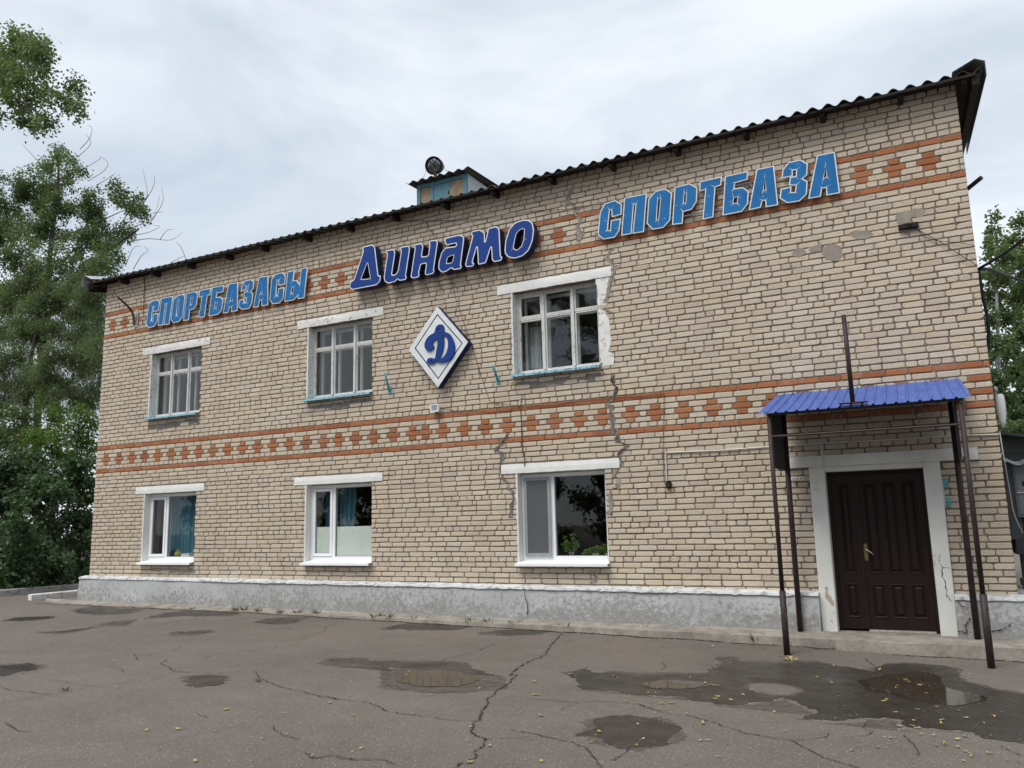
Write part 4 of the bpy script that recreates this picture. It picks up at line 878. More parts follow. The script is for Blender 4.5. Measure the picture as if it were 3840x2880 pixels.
# ================================================================== CANOPY OVER THE DOOR
def build_canopy():
    root = thing('door_canopy', 'blue ribbed metal canopy on brown steel posts over the entrance door', 'canopy')
    prof = []; x = 0
    while x < 1.0:
        for dx, dz in ((0, 0), (.0365, 0), (.041, .018), (.0475, .018), (.0523, 0)):
            if x + dx <= 1: prof.append((x + dx, dz))
        x += .0523
    prof.append((1, 0)); v = []; f = []; n = len(prof)
    for y, z, a, b in ((-.03, 3.022, 13.88, 16.0), (-1.16, 2.652, 13.82, 16.07)):
        for t in (0, -.0015): v += [(a + (b - a) * p, y, z + d + t) for p, d in prof]
    for i in range(n - 1): f += [(i, 2 * n + i, 2 * n + i + 1, i + 1), (n + i, n + i + 1, 3 * n + i + 1, 3 * n + i), (2 * n + i, 3 * n + i, 3 * n + i + 1, 2 * n + i + 1), (i, i + 1, n + i + 1, n + i)]
    MB().add(v, f).obj('canopy_sheet', 'canopy_blue', root)
    gl = lambda x, y: g(x, y) - .01
    fx0, fx1, fy = 13.945, 15.955, -1.10
    for x in (fx0, fx1):
        z0 = gl(x, fy); p = MB().tube([(x, fy, .55), (x, fy, 2.615)], .026, 12).obj('front_post', 'brown_metal', root, True); MB().tube([(x, fy, z0), (x, fy, .60)], .036, 12).obj('post_sleeve', 'brown_metal', p, True)
    for x in (13.965, 15.875): MB().tube([(x, -.20, .01), (x, -.20, 2.90)], .034, 12).obj('back_post', 'brown_metal', root, True)
    sl = lambda y: 2.652 + (-1.16 - y) * -.0 + (y + 1.16) * (3.022 - 2.652) / 1.13
    for y, h in ((fy, .03), (-.55, .03), (-.20, .03)): MB().box(13.92, 15.98, y - .02, y + .02, sl(y) - .045, sl(y) - .006).obj('cross_beam', 'brown_metal', root)
    for x in (13.945, 15.93):
        v = [(xx, y, z) for xx in (x - .018, x + .018) for y, z in ((fy, sl(fy) - .083), (fy, sl(fy) - .046), (-.2, sl(-.2) - .046), (-.2, sl(-.2) - .083))]
        MB().add(v, [(0, 1, 2, 3), (4, 7, 6, 5), (0, 4, 5, 1), (1, 5, 6, 2), (2, 6, 7, 3), (3, 7, 4, 0)]).obj('side_beam', 'brown_metal', root)
        xx = x + (.004 if x < 15 else -.02); v = [(q, y, z) for q in (xx - .003, xx + .003) for y, z in ((-1.07, 2.03), (-1.07, sl(-1.07) - .09), (-.23, sl(-.23) - .09), (-.23, 2.03))]
        MB().add(v, [(0, 1, 2, 3), (4, 7, 6, 5), (0, 4, 5, 1), (1, 5, 6, 2), (2, 6, 7, 3), (3, 7, 4, 0)]).obj('side_panel', 'dark_panel', root)
        MB().tube([(x, fy, 2.02), (x, -.2, 2.02)], .013, 8).obj('side_rod', 'brown_metal', root)
    MB().tube([(fx0, fy, 2.38), (fx1, fy, 2.375)], .013, 8).obj('front_rod', 'brown_metal', root)
    K2 = ([2800, 1150, 3840, 2000], 2030); Yd = -1.10
    zt = 2.60; zb = 2.39
    for k, (px, ch) in enumerate(((395, '2'), (662, '0'), (945, '0'), (1262, '9'))):
        c = zf(*K2, [(px, 840)], Yd)[0][0]; w = .055; h = (zt - zb) / 2; zm = (zt + zb) / 2
        if ch == '0': pts = [(c + w * math.cos(a), Yd, zm + h * math.sin(a)) for a in [2 * math.pi * i / 20 for i in range(21)]]
        elif ch == '2': pts = [(c + w * math.cos(a), Yd, zt - w + w * math.sin(a)) for a in [math.pi * (1 - 1.25 * i / 10) for i in range(11)]] + [(c - w * .8, Yd, zb + .004), (c + w, Yd, zb + .004)]
        else: pts = [(c + w * math.cos(a), Yd, zt - w + w * math.sin(a)) for a in [2 * math.pi * i / 16 - .3 for i in range(17)]] + [(c + w * .3, Yd, zb + .07), (c - w * .5, Yd, zb)]
        MB().tube(pts, .004, 6).obj('wire_numeral', 'brown_metal', root)
    MB().box(14.74, 15.04, -1.17, -1.07, 2.695, 2.703).obj('pole_plate', 'rust', root)
    MB().tube([(14.885, -1.12, 2.70), (14.875, -1.12, 3.73)], .026, 12).obj('pole', 'brown_metal', root, True)
build_canopy()

# ================================================================== SMALL FITTINGS ON THE WALL
def wire(name, label, pts, r, mat, cat='cable', seg=5, sm=True):
    p = [Vector(q) for q in pts]
    if sm and len(p) > 2: p = [Vector(q) for q in smooth_loop3(p, 4)]
    return tag(MB().tube(p, r, seg).obj(name, mat), label, cat)
def smooth_loop3(p, n):
    out = []; m = len(p)
    for i in range(m - 1):
        a, b, c, d = p[max(i - 1, 0)], p[i], p[i + 1], p[min(i + 2, m - 1)]
        for k in range(n): t = k / n; out.append(.5 * ((2 * b) + (c - a) * t + (2 * a - 5 * b + 4 * c - d) * t * t + (3 * b - a - 3 * c + d) * t ** 3))
    return out + [p[-1]]
BZ = ([1000, 900, 1900, 1600], 2133); AZ = ([300, 1000, 700, 1600], 1106); CO = ([2400, 1600, 3000, 1900], 1270); KZ2 = ([2800, 1150, 3840, 2000], 2030); JZ = ([2800, 1650, 3840, 2550], 1917); S5 = ([3340, 1250, 3840, 1750], 1659); R8 = ([3540, 700, 3840, 1300], 830); R6 = ([3100, 400, 3740, 800], 2212)
def build_fittings():
    # square lamp under the emblem
    (x, z), = zf(*BZ, [(1503, 1495)], -.05); lm = thing('wall_floodlight', 'small square white floodlight on the wall below the diamond emblem', 'floodlight', (x, 0, z))
    h = MB().box(-.075, .075, -.09, -.03, -.06, .06).obj('housing', 'plastic_white', lm); bevel(h, .01); ring(MB(), -.078, .078, -.063, .063, .016, -.1, -.088).obj('bezel', 'plastic_white', lm); MB().box(-.05, .05, -.0955, -.091, -.036, .036).obj('lens', 'grey_gasket', lm)
    MB().box(-.03, .03, -.03, .003, -.015, .015).obj('bracket', 'plastic_white', lm)
    # two blue pipe brackets, flag holders
    for lab, a, tip in (('blue flag-holder tube on the wall right of the middle upper window', (1088, 1330), (1050, 1182)), ('blue flag-holder tube on the wall left of the peeling-jambed upper window', (2052, 1240), (2015, 1118))):
        (x, z), = zf(*BZ, [a], -.02); (tx, tz), = zf(*BZ, [tip], -.2); r = thing('flag_holder', lab, 'holder', (x, 0, z), 'blue flag holders on the wall'); p = MB().box(-.03, .03, -.012, .004, -.07, .07).obj('base_plate', 'enamel_teal', r); bevel(p, .003)
        MB().tube([(0, -.012, -.02), (tx - x, -.2, tz - z)], .018, 10).obj('tube', 'enamel_teal', r, True)
    # bent lamp arm near the left corner
    pl = zf(*AZ, [(585, 535)], -.01)[0]; r = thing('lamp_arm', 'bent rusty pipe arm on a pale plate by the left corner', 'pipe bracket', (pl[0], 0, pl[1]))
    b = MB().box(-.05, .05, -.012, .004, -.19, .19).obj('base_plate', 'galvanised', r); bevel(b, .003)
    pts = zf3(*AZ, [(555, 602), (556, 540)], -.045) + zf3(*AZ, [(540, 470)], -.09) + zf3(*AZ, [(490, 405)], -.28) + zf3(*AZ, [(390, 312)], -.55)
    MB().tube([tuple(q) for q in smooth_loop3([Vector(q) - Vector((pl[0], 0, pl[1])) for q in pts], 5)], .022, 10).obj('pipe', 'rust', r, True)
    # insulator channel and its wires
    (x, z), = zf(*KW, [(713, 338)], -.03); r = thing('wall_insulator', 'black channel bracket with wires tied to it high on the right', 'bracket', (x, 0, z)); c = MB().box(-.115, .115, -.06, .004, -.032, .032).obj('channel', 'black_rubber', r); bevel(c, .006); MB().tube([(-.02, -.065, .03), (.04, -.07, .01), (.0, -.066, -.01), (.06, -.07, -.03)], .004, 5).obj('tied_wire', 'cable_black', r)
    wire('cable', 'thin twisted wire from the black channel bracket down to the right corner', zf3(*KW, [(760, 340), (840, 390), (1100, 530), (1350, 690), (1600, 848)], -.03), .0045, 'cable_black')
    wire('cable', 'thin loose wire from the black channel bracket level to the right corner', zf3(*KW, [(830, 385), (950, 480), (1100, 530), (1350, 550), (1565, 590)], -.025), .0035, 'cable_black')
    p0 = fac(3540 + 355 / 2.767, 700 + 855 / 2.767, .15)
    def q(px, py, Y): v = fac(px, py, Y); return tuple(v)
    wire('cable', 'thick black overhead cable rising from the right corner', [tuple(p0), q(3760, 955, -.1), q(3860, 880, -.5), q(4100, 690, -1.4), q(4600, 350, -3)], .018, 'cable_black')
    wire('cable', 'thick black overhead cable sagging away from the right corner', [tuple(p0), q(3710, 1010, .4), q(3760, 1030, 1.0), q(3845, 1055, 2.0), q(4100, 1120, 5)], .02, 'cable_black')
    wire('cable', 'black cable hanging down the right corner of the wall', [tuple(p0)] + zf3(*R8, [(372, 950), (400, 1130), (440, 1300), (462, 1450), (462, 1600), (455, 1720)], .15), .02, 'cable_black')
    # steel bar standing out of the gable wall
    a = zf3(*R6, [(1838, 1100), (2000, 990)], .5); tag(MB().tube([(16.30, .5, a[0][2]), (a[1][0], .3, a[1][2])], .028, 8).obj('steel_bar', 'brown_metal'), 'short dark steel bar sticking out of the gable end', 'bar')
    # conduit and sockets
    pts = zf3(*CO, [(200, 206), (600, 190), (1030, 160)], -.016) + zf3(*KZ2, [(170, 1028), (560, 1000), (1100, 970), (1510, 945), (1845, 935)], -.016)
    cond = wire('cable_conduit', 'white plastic conduit running along the wall and behind the canopy', pts, .011, 'cable_white', 'conduit', 6, False); p2 = zf3(*CO, [(203, 212), (212, 432)], -.016); MB().tube(p2, .010, 6).obj('drop', 'cable_white', cond); MB().tube(zf3(*JZ, [(516, 32), (536, 190)], -.05), .009, 6).obj('drop', 'cable_white', cond)
    (x, z), = zf(*CO, [(228, 462)], -.03); r = thing('wall_socket', 'black single wall socket at the end of the white conduit', 'socket', (x, 0, z)); b = MB().box(-.038, .038, -.05, .0, -.05, .05).obj('case', 'black_rubber', r); bevel(b, .012, 2); MB().tube([(0, -.056, 0), (0, -.05, 0)], .022, 14).obj('socket_face', 'dark_panel', r)
    (x, z), = zf(*JZ, [(350, 267)], -.03); r = thing('wall_socket', 'white triple socket strip on the wall left of the door', 'socket', (x, 0, z)); b = MB().box(-.078, .078, -.035, .0, -.027, .027).obj('case', 'plastic_white', r); bevel(b, .006)
    for dx in (-.048, 0, .048):
        fcy = MB().tube([(dx, -.039, 0), (dx, -.035, 0)], .019, 14).obj('socket_face', 'cable_white', r); MB().box(dx - .009, dx - .004, -.0405, -.0388, -.003, .003).box(dx + .004, dx + .009, -.0405, -.0388, -.003, .003).obj('pin_holes', 'black_rubber', fcy)
    wire('cable', 'thin white cord looping from the triple socket to the post', zf3(*JZ, [(330, 290), (280, 312), (225, 305), (215, 250), (205, 200)], -.03), .004, 'cable_white')
    (x, z), = zf(*JZ, [(1385, 365)], -.02); r = thing('door_latch', 'pair of teal hasp plates joined by a white rod right of the door', 'latch', (x, 0, z))
    for dz in (.115, -.115): b = MB().box(-.02, .025, -.014, .002, dz - .055, dz + .055).obj('plate', 'enamel_teal', r)
    MB().tube([(-.035, -.02, .15), (-.035, -.02, -.15)], .008, 8).obj('rod', 'cable_white', r)
    # brown and black service cables
    wire('cable', 'thin brown cable sagging along the red brick band under the upper windows', zf3(*I3, [(100, 400), (250, 345), (560, 328), (740, 300), (1000, 270), (1240, 250), (1500, 235), (1740, 207)], -.012), .0045, 'cable_brown')
    wire('cable', 'thin brown cable hanging straight down to the black socket', zf3(*I3, [(1742, 205), (1740, 420), (1735, 640), (1728, 885)], -.014) + zf3(*CO, [(183, 200), (188, 400), (205, 470)], -.016), .0045, 'cable_brown')
    wire('cable', 'black cable hanging between red band and the lower lintel by the plants', zf3(*I3, [(255, 372), (262, 500), (268, 650), (275, 800)], -.013) + zf3(*IW, [(375, 210), (398, 300), (392, 350)], -.03), .006, 'cable_black')
    wire('cable', 'thin black wire strung under the eaves to the right-hand letters', zf3(*([1500, 550, 2300, 900], 2212), [(-520, 740), (0, 767), (480, 765), (900, 745), (1400, 665), (1700, 652), (1950, 610), (2130, 596)], -.02), .004, 'cable_black')
    wire('cable', 'thin black wire dropping from the eaves behind the dark blue letters', zf3(*EDn, [(878, 130), (905, 190), (940, 255), (975, 325)], -.02) + zf3(*EDn, [(1105, 690), (1140, 790), (1182, 925)], -.02) + zf3(*BZ, [(1690, 530), (1780, 830), (1880, 1110), (1985, 1440)], -.16)[:0] + zf3(*BZ, [(1760, 760), (1830, 960), (1910, 1220), (1985, 1440), (2060, 1460)], -.015) + zf3(*I3, [(0, 305), (120, 322), (250, 345)], -.015), .0035, 'cable_black', sm=False)
    wire('cable', 'black wire hanging from the eaves past the bent pipe arm', zf3(*([300, 900, 1300, 1700], 2074), [(490, 270), (503, 330), (497, 480), (485, 655)], -.02), .007, 'cable_black')
    wire('cable', 'thin brown lead from the small square floodlight', zf3(*BZ, [(1560, 1490), (1650, 1510), (1720, 1535), (1850, 1520), (2000, 1528), (2130, 1520)], -.014), .004, 'cable_brown')
    # bulkhead lamp wrapped in plastic at the corner
    r = thing('corner_lamp', 'gable lamp wrapped in a clear plastic bag at the right corner', 'lamp', (16.40, .25, 2.7)); MB().lathe([(.018, -.01), (.026, .02), (.026, .045), (.012, .07)], (-.03, 0, .16), 12).obj('globe', 'galvanised', r, True)
    MB().lathe([(.012, -.30), (.035, -.22), (.05, -.10), (.052, .02), (.045, .09), (.03, .11)], (.005, 0, .02), 14).obj('plastic_bag', 'plastic_bag', r, True); MB().box(-.075, -.02, -.02, .02, .1, .14).obj('bracket', 'grey_metal', r)
build_fittings()
def build_floodlight():
    y = .75; c = fac(1500 + 350 / 2.765, 550 + 197 / 2.765, y); r = thing('floodlight', 'large round black floodlight tied on top of the dormer roof', 'floodlight', (c[0], y, c[2]))
    R_ = .165; ax = Vector((.10, -.88, -.28)).normalized(); M3 = ax.to_track_quat('Z', 'Y').to_matrix()
    def lt(prof, seg=28): mb = MB().lathe(prof, (0, 0, 0), seg); mb.v = [tuple(M3 @ Vector(q)) for q in mb.v]; return mb
    lt([(R_ * .45, -.26), (R_ * .6, -.24), (R_ * .86, -.13), (R_ * .92, -.02), (R_ * .9, .0)]).obj('housing', 'black_rubber', r, True)
    bz = MB(); n = 28; v = []; f = []
    for ra, z in ((R_ * .92, -.015), (R_ * 1.02, -.012), (R_ * 1.02, .022), (R_ * .92, .022), (R_ * .90, .004)): v += [tuple(M3 @ Vector((ra * math.cos(2 * math.pi * k / n), ra * math.sin(2 * math.pi * k / n), z))) for k in range(n)]
    for i in range(4):
        for k in range(n): k2 = (k + 1) % n; f.append((i * n + k, i * n + k2, (i + 1) * n + k2, (i + 1) * n + k))
    bz.add(v, f).obj('bezel', 'black_rubber', r, True); lt([(.001, .016), (R_ * .5, .013), (R_ * .91, .006), (R_ * .91, .002), (.001, .001)]).obj('lens', 'lamp_glass', r, True)
    MB().tube([tuple(M3 @ Vector((R_ * 1.0, 0, -.08))), (.22, .05, -.12), (.34, .1, -.17)], .006, 6).obj('tie_wire', 'galvanised', r); MB().tube([tuple(M3 @ Vector((-R_, 0, -.05))), (-.2, -.02, -.17), (-.24, -.03, -.22)], .005, 6).obj('tie_wire', 'galvanised', r)
    MB().box(-.02, .02, .03, .07, -.3, -.1).obj('stand', 'rust', r)
build_floodlight()

# ================================================================== THINGS IN THE WINDOWS
def curtain(name, label, x0, x1, y, z0, z1, mat, amp=.03, waves=9, gather=0):
    v = []; f = []; n = waves * 8; m = 6
    for j in range(m + 1):
        t = j / m; z = z1 + (z0 - z1) * t; xe = x1 - gather * t * (x1 - x0)
        for i in range(n + 1): s = i / n; v.append((x0 + (xe - x0) * s + .01 * math.sin(9 * s + 3 * t), y + amp * math.sin(2 * math.pi * waves * s + .6 * math.sin(3 * t)) + .01 * math.sin(17 * s), z))
    for j in range(m):
        for i in range(n): a = j * (n + 1) + i; f.append((a, a + n + 1, a + n + 2, a + 1))
    return tag(MB().add(v, f).obj(name, mat, smooth=True), label, 'curtain')
HZ = ([1000, 1600, 1900, 2300], 2133)
xa, xb = zf([0, 1700, 1000, 2400], 2212, [(1400, 700), (1640, 700)], .36)
curtain('curtain', 'blue curtain drawn across the lower window nearest the bushes', xa[0], xb[0], .36, .93, 2.12, 'curtain_blue', .02, 8)
xa, xb = zf(*HZ, [(640, 700), (800, 700)], .34); curtain('curtain', 'narrow blue curtain bunched in the lower window with frosted film', xa[0], xb[0], .34, .93, 2.14, 'curtain_blue', .03, 4, .15)
xa, xb = zf(*HZ, [(520, 700), (592, 700)], .36); curtain('curtain', 'strip of blue curtain behind the narrow sash with frosted film', xa[0], xb[0], .36, .93, 2.14, 'curtain_blue', .02, 3)
xa, xb = zf(*CW, [(500, 1100), (640, 1100)], .45); curtain('curtain', 'sheer white curtain in the upper window with whitewashed jamb', xa[0], xb[0], .45, 3.76, 4.55, 'curtain_sheer', .02, 5)
ft = zf(*HZ, [(700, 887)], .15)[0][1]; x0, x1, z0, z1 = OPEN[4]
MB().box(x0 + .575, x1 - .062, .1535, .155, z0 + .107, ft).box(x0 + .13, x0 + .445, .1475, .149, z0 + .162, ft).obj('frosted_film', 'film_white', WIN[4])
def leaf_quads(pts, dirs, L, W, jit=.35, bend=0):
    n = len(pts); d = dirs + rng.normal(0, jit, (n, 3)); d /= np.linalg.norm(d, axis=1)[:, None]; r = rng.normal(0, 1, (n, 3)); s = np.cross(d, r); s /= np.linalg.norm(s, axis=1)[:, None] + 1e-9
    k = rng.uniform(.7, 1.25, (n, 1)); l = L * k; w = W * k; nn = np.cross(d, s)
    v = np.stack([pts, pts + d * l * .45 + s * w / 2 + nn * bend * l, pts + d * l, pts + d * l * .45 - s * w / 2 + nn * bend * l], 1).reshape(-1, 3); return v
def quads_obj(name, v, mat, parent, kind=None):
    n = len(v) // 4; me = D.meshes.new(name); me.vertices.add(len(v)); me.vertices.foreach_set('co', np.ascontiguousarray(v, dtype=np.float32).ravel()); me.loops.add(n * 4); me.loops.foreach_set('vertex_index', np.arange(n * 4, dtype=np.int32)); me.polygons.add(n); me.polygons.foreach_set('loop_start', np.arange(0, n * 4, 4, dtype=np.int32)); me.polygons.foreach_set('loop_total', np.full(n, 4, dtype=np.int32)); me.update(calc_edges=True); me.validate(); return link(name, me, mat, parent, kind)
def pot_plant(label, x, y, z, pr, ph, mat, stems, L, W):
    r = thing('potted_plant', label, 'plant', (x, y, z), 'potted plants on the window sill'); MB().lathe([(pr * .68, 0), (pr * .98, ph * .93), (pr * 1.06, ph * .93), (pr * 1.06, ph), (pr * .9, ph), (pr * .85, ph * .85)], (0, 0, 0), 18).obj('pot', mat, r, True); P = []; Dr = []; mb = MB()
    for dx, h in stems:
        a = Vector((dx * .15, 0, ph * .85)); b = Vector((dx, random.uniform(-.03, .03), ph + h)); mid = (a + b) / 2 + Vector((dx * .2, 0, .02)); path = smooth_loop3([a, mid, b], 5); mb.tube(path, .003, 5)
        for i, q in enumerate(path[2:]):
            for _ in range(4): P.append(tuple(q)); an = random.uniform(0, 6.28); Dr.append((math.cos(an), math.sin(an), .15))
    mb.obj('stem', 'houseplant_leaf', r); quads_obj('leaves', leaf_quads(np.array(P), np.array(Dr), L, W, .3, .1), 'houseplant_leaf', r)
zs = OPEN[5][2] + .066
for lab, px, Y, pr_, ph_, mat, st, L, W in (('tall leafy plant in a speckled grey pot on the lower sill', 815, .255, .042, .085, 'pot_grey', [(-.10, .23), (-.05, .16), (.03, .26), (.07, .2), (-.13, .12), (.09, .1)], .055, .03),
                                      ('spreading low plant in a cream pot on the lower sill', 1030, .255, .05, .062, 'pot_cream', [(-.14, .05), (-.08, .08), (.0, .1), (-.18, .0), (.07, .09), (.1, .06)], .05, .024),
                                      ('small plant in a cream pot squeezed against the right jamb', 1140, .255, .045, .066, 'pot_cream', [(-.04, .12), (.02, .1), (-.08, .07), (.05, .06)], .045, .026)):
    pot_plant(lab, zf(*IW, [(px, 1150)], Y)[0][0], Y, zs, pr_, ph_, mat, st, L, W)
zs = OPEN[3][2] + .066
def blob(mb, c, rx, ry, rz_, amp, seed):
    v = []; f = []; n = 14; m = 8
    for j in range(m + 1):
        th = math.pi * j / m
        for i in range(n): ph = 2 * math.pi * i / n; q = Vector((math.sin(th) * math.cos(ph), math.sin(th) * math.sin(ph), math.cos(th))); k = 1 + amp * mnoise.noise(q * 2.5 + Vector((seed, 0, 0))); v.append((c[0] + rx * q.x * k, c[1] + ry * q.y * k, max(c[2] - rz_ * .9, c[2] + rz_ * q.z * k)))
    for j in range(m):
        for i in range(n): i2 = (i + 1) % n; f.append((j * n + i, j * n + n + i, j * n + n + i2, j * n + i2))
    return mb.add(v, f)
Lx = lambda px, Y: zf(*LE, [(px, 850)], Y)[0][0]
r = thing('carrier_bag', 'crumpled yellow carrier bag on the sill by the blue curtain', 'bag', (Lx(1475, .25), .25, zs)); blob(MB(), (0, 0, .07), .055, .06, .075, .5, 3).obj('body', 'bag_yellow', r); MB().tube([(-.02, 0, .12), (-.03, 0, .18), (.01, 0, .19), (.02, 0, .13)], .005, 5).obj('handle', 'bag_yellow', r)
r = thing('shopping_bag', 'dark blue bag with hoop handles beside the yellow carrier bag', 'bag', (Lx(1430, .29), .29, zs)); blob(MB(), (0, 0, .075), .05, .05, .085, .3, 8).obj('body', 'bag_navy', r); MB().tube([(-.03, 0, .13), (-.03, 0, .2), (0, 0, .23), (.03, 0, .2), (.03, 0, .13)], .005, 5).obj('handle', 'bag_navy', r)
r = thing('storage_box', 'low white box lying on the sill under the blue curtain', 'box', (Lx(1555, .27), .27, zs)); b = MB().box(-.12, .12, -.06, .08, 0, .075).obj('body', 'plastic_white', r); bevel(b, .012, 2); MB().box(-.122, .122, -.062, .082, .078, .09).obj('lid', 'plastic_white', r)
r = thing('electric_iron', 'white household iron standing behind the narrow sash', 'iron', (Lx(1335, .25), .25, zs)); v = [(-.11, -.03, 0), (.09, -.05, 0), (.09, .05, 0), (-.11, .03, 0), (-.03, -.03, .06), (.085, -.04, .075), (.085, .04, .075), (-.03, .03, .06)]; b = MB().add(v, [(0, 3, 2, 1), (4, 5, 6, 7), (0, 1, 5, 4), (1, 2, 6, 5), (2, 3, 7, 6), (3, 0, 4, 7)]).obj('body', 'plastic_white', r); bevel(b, .01, 2); MB().tube([(-.02, 0, .06), (-.02, 0, .1), (.06, 0, .115), (.08, 0, .07)], .011, 8).obj('handle', 'black_rubber', r, True)

# ================================================================== RIGHT OF THE BUILDING
def build_right():
    r = thing('metal_shed', 'dark grey metal-sheeted shed with a sloping roof behind the gable', 'shed', (16.5, 2.2, g(16.5, 2.2))); b = -g(16.5, 2.2); z0 = 0
    MB().box(0, 3.6, 0, 3, .95, 2.25 + b).obj('wall', 'dark_grey_metal', r)
    for k in range(22): MB().box(.05 + k * .16, .075 + k * .16, -.014, -.001, 1.9, 2.245 + b).obj('wall_rib', 'dark_grey_metal', r)
    v = [(-.10, -.25, 2.60), (3.8, -.25, 1.75), (3.8, 3.2, 1.75), (-.10, 3.2, 2.60)]; v = v + [(x, y, z + .04) for x, y, z in v]; MB().add(v, [(0, 1, 5, 4), (1, 2, 6, 5), (2, 3, 7, 6), (3, 0, 4, 7), (4, 5, 6, 7), (3, 2, 1, 0)]).obj('roof', 'dark_grey_metal', r)
    v = [(-.02, -.02, 2.25 + b), (3.6, -.02, 1.80), (3.6, .02, 1.8), (-.02, .02, 2.25 + b), (-.02, -.02, 2.585), (3.6, -.02, 1.79), (3.6, .02, 1.79), (-.02, .02, 2.585)]; MB().add(v, [(0, 1, 5, 4), (1, 2, 6, 5), (2, 3, 7, 6), (3, 0, 4, 7)]).obj('gable_panel', 'dark_grey_metal', r)
    for x in (.06, 3.4): MB().tube([(x, .1, 0), (x, .1, .96)], .03, 8).obj('leg', 'dark_grey_metal', r)
    # electricity meter cabinet
    gz = g(16.6, .8); r = thing('meter_cabinet', 'grey steel electricity cabinet with a small window and cables below', 'cabinet', (16.47, .75, 0))
    c = MB().box(0, .42, 0, .2, 1.36, 2.02).obj('case', 'grey_metal', r); bevel(c, .01); d = MB().box(.03, .39, -.014, -.001, 1.40, 1.98).obj('door', 'grey_metal', r); MB().box(.085, .125, -.018, -.0142, 1.74, 1.80).obj('meter_window', 'black_rubber', d); MB().box(.02, .42, -.03, -.015, 1.655, 1.668).obj('ridge', 'pale_metal', d)
    MB().box(-.09, -.002, .03, .22, 1.1, 2.05).obj('back_board', 'dark_grey_metal', r); MB().box(0, .42, .05, .2, 1.1, 1.355).obj('back_board', 'dark_grey_metal', r)
    v = []; f = []; n = 14
    for i in range(n + 1): x = -.08 + .6 * i / n; z = 2.02 + .03 * math.cos(i * .9) ; v += [(x, -.1, z), (x, .2, z + .06), (x, -.1, z - .006), (x, .2, z + .054)]
    for i in range(n): a = i * 4; f += [(a, a + 4, a + 5, a + 1), (a + 2, a + 3, a + 7, a + 6), (a, a + 2, a + 6, a + 4)]
    MB().add(v, f).obj('rain_hood', 'grey_metal', r)
    for k in range(4): x = .05 + k * .035; MB().tube([(x, .06, 1.36), (x + .005, .05, 1.12), (x + .02, .03, .98 - .03 * k), (x + .08, .04, .93 - .04 * k), (x + .2, .06, 1.0)], .013, 8).obj('cable', 'black_rubber', r, True)
    MB().tube([(.3, .1, gz), (.3, .1, 1.36)], .03, 8).obj('post', 'grey_metal', r)
    wire('cable', 'thin pale cable drooping along the corner to the cabinet', [(16.345, -.02, 2.36), (16.36, .05, 2.05), (16.39, .3, 1.7), (16.42, .5, 1.4), (16.5, .74, 1.18)], .007, 'cable_white')
    # stacked planks
    for k in range(6):
        z = g(17, 1.5) + .02 + k * .115; o = MB().box(-.9, .9, -.14, .14, 0, .09).obj('plank', 'plank_grey'); bevel(o, .006); o.location = (17.35 + random.uniform(-.05, .05), 1.55 + random.uniform(-.03, .03), z); o.rotation_euler.z = random.uniform(-.05, .05)
        tag(o, ['grey weathered plank at the bottom of the stack beside the gable', 'grey weathered plank, second from the bottom of the stack', 'grey weathered plank, third from the bottom of the stack', 'grey weathered plank, third from the top of the stack', 'grey weathered plank, second from the top of the stack', 'grey weathered plank on top of the stack beside the gable'][k], 'plank', 'planks stacked beside the gable')
        if k: continue
    for k in range(5):
        pass
build_right()

# ================================================================== KERBS, SOIL
def kerb(name, label, a, b, w, h, mat):
    a = Vector(a); b = Vector(b); n = 24; d = (b - a); t = d.normalized(); nn = Vector((-t.y, t.x)); v = []; f = []
    for i in range(n + 1):
        p = a + d * i / n; z = g(p.x, p.y)
        for o, hh in ((-w / 2, -.05), (-w / 2, h - .02), (-w / 2 + .02, h), (w / 2 - .02, h), (w / 2, h - .02), (w / 2, -.05)):
            q = p + nn * o; e = .008 * mnoise.noise((q.x * 6, q.y * 6, hh * 9)); v.append((q.x + e, q.y + e, z + hh + e * .8))
    for i in range(n):
        for j in range(5): k = i * 6 + j; f.append((k, k + 1, k + 7, k + 6))
    f.append(tuple(range(6))[::-1]); f.append(tuple(n * 6 + j for j in range(6))); return tag(MB().add(v, f).obj(name, mat), label, 'kerb')
kerb('kerb', 'whitewashed kerb running back past the left end of the plinth', (-1.9, -.02), (-1.75, 7), .13, .13, 'kerb_white')
kerb('kerb', 'grey kerb at the edge of the bushes', (-3.9, -3.2), (-3.55, 9), .14, .15, 'kerb_grey')
def build_soil():
    v = []; f = []; nx, ny = 20, 24
    for j in range(ny + 1):
        for i in range(nx + 1): x = -30 + 26.15 * i / nx; y = -6 + 30 * j / ny; v.append((x, y, .075 + .03 * mnoise.noise((x, y, 0))))
    for j in range(ny):
        for i in range(nx): a = j * (nx + 1) + i; f.append((a, a + 1, a + nx + 2, a + nx + 1))
    plain('soil', (.05, .04, .03), .98, .4, 3, 40, .8); MB().add(v, f).obj('soil', 'soil', None, kind='structure')
build_soil()

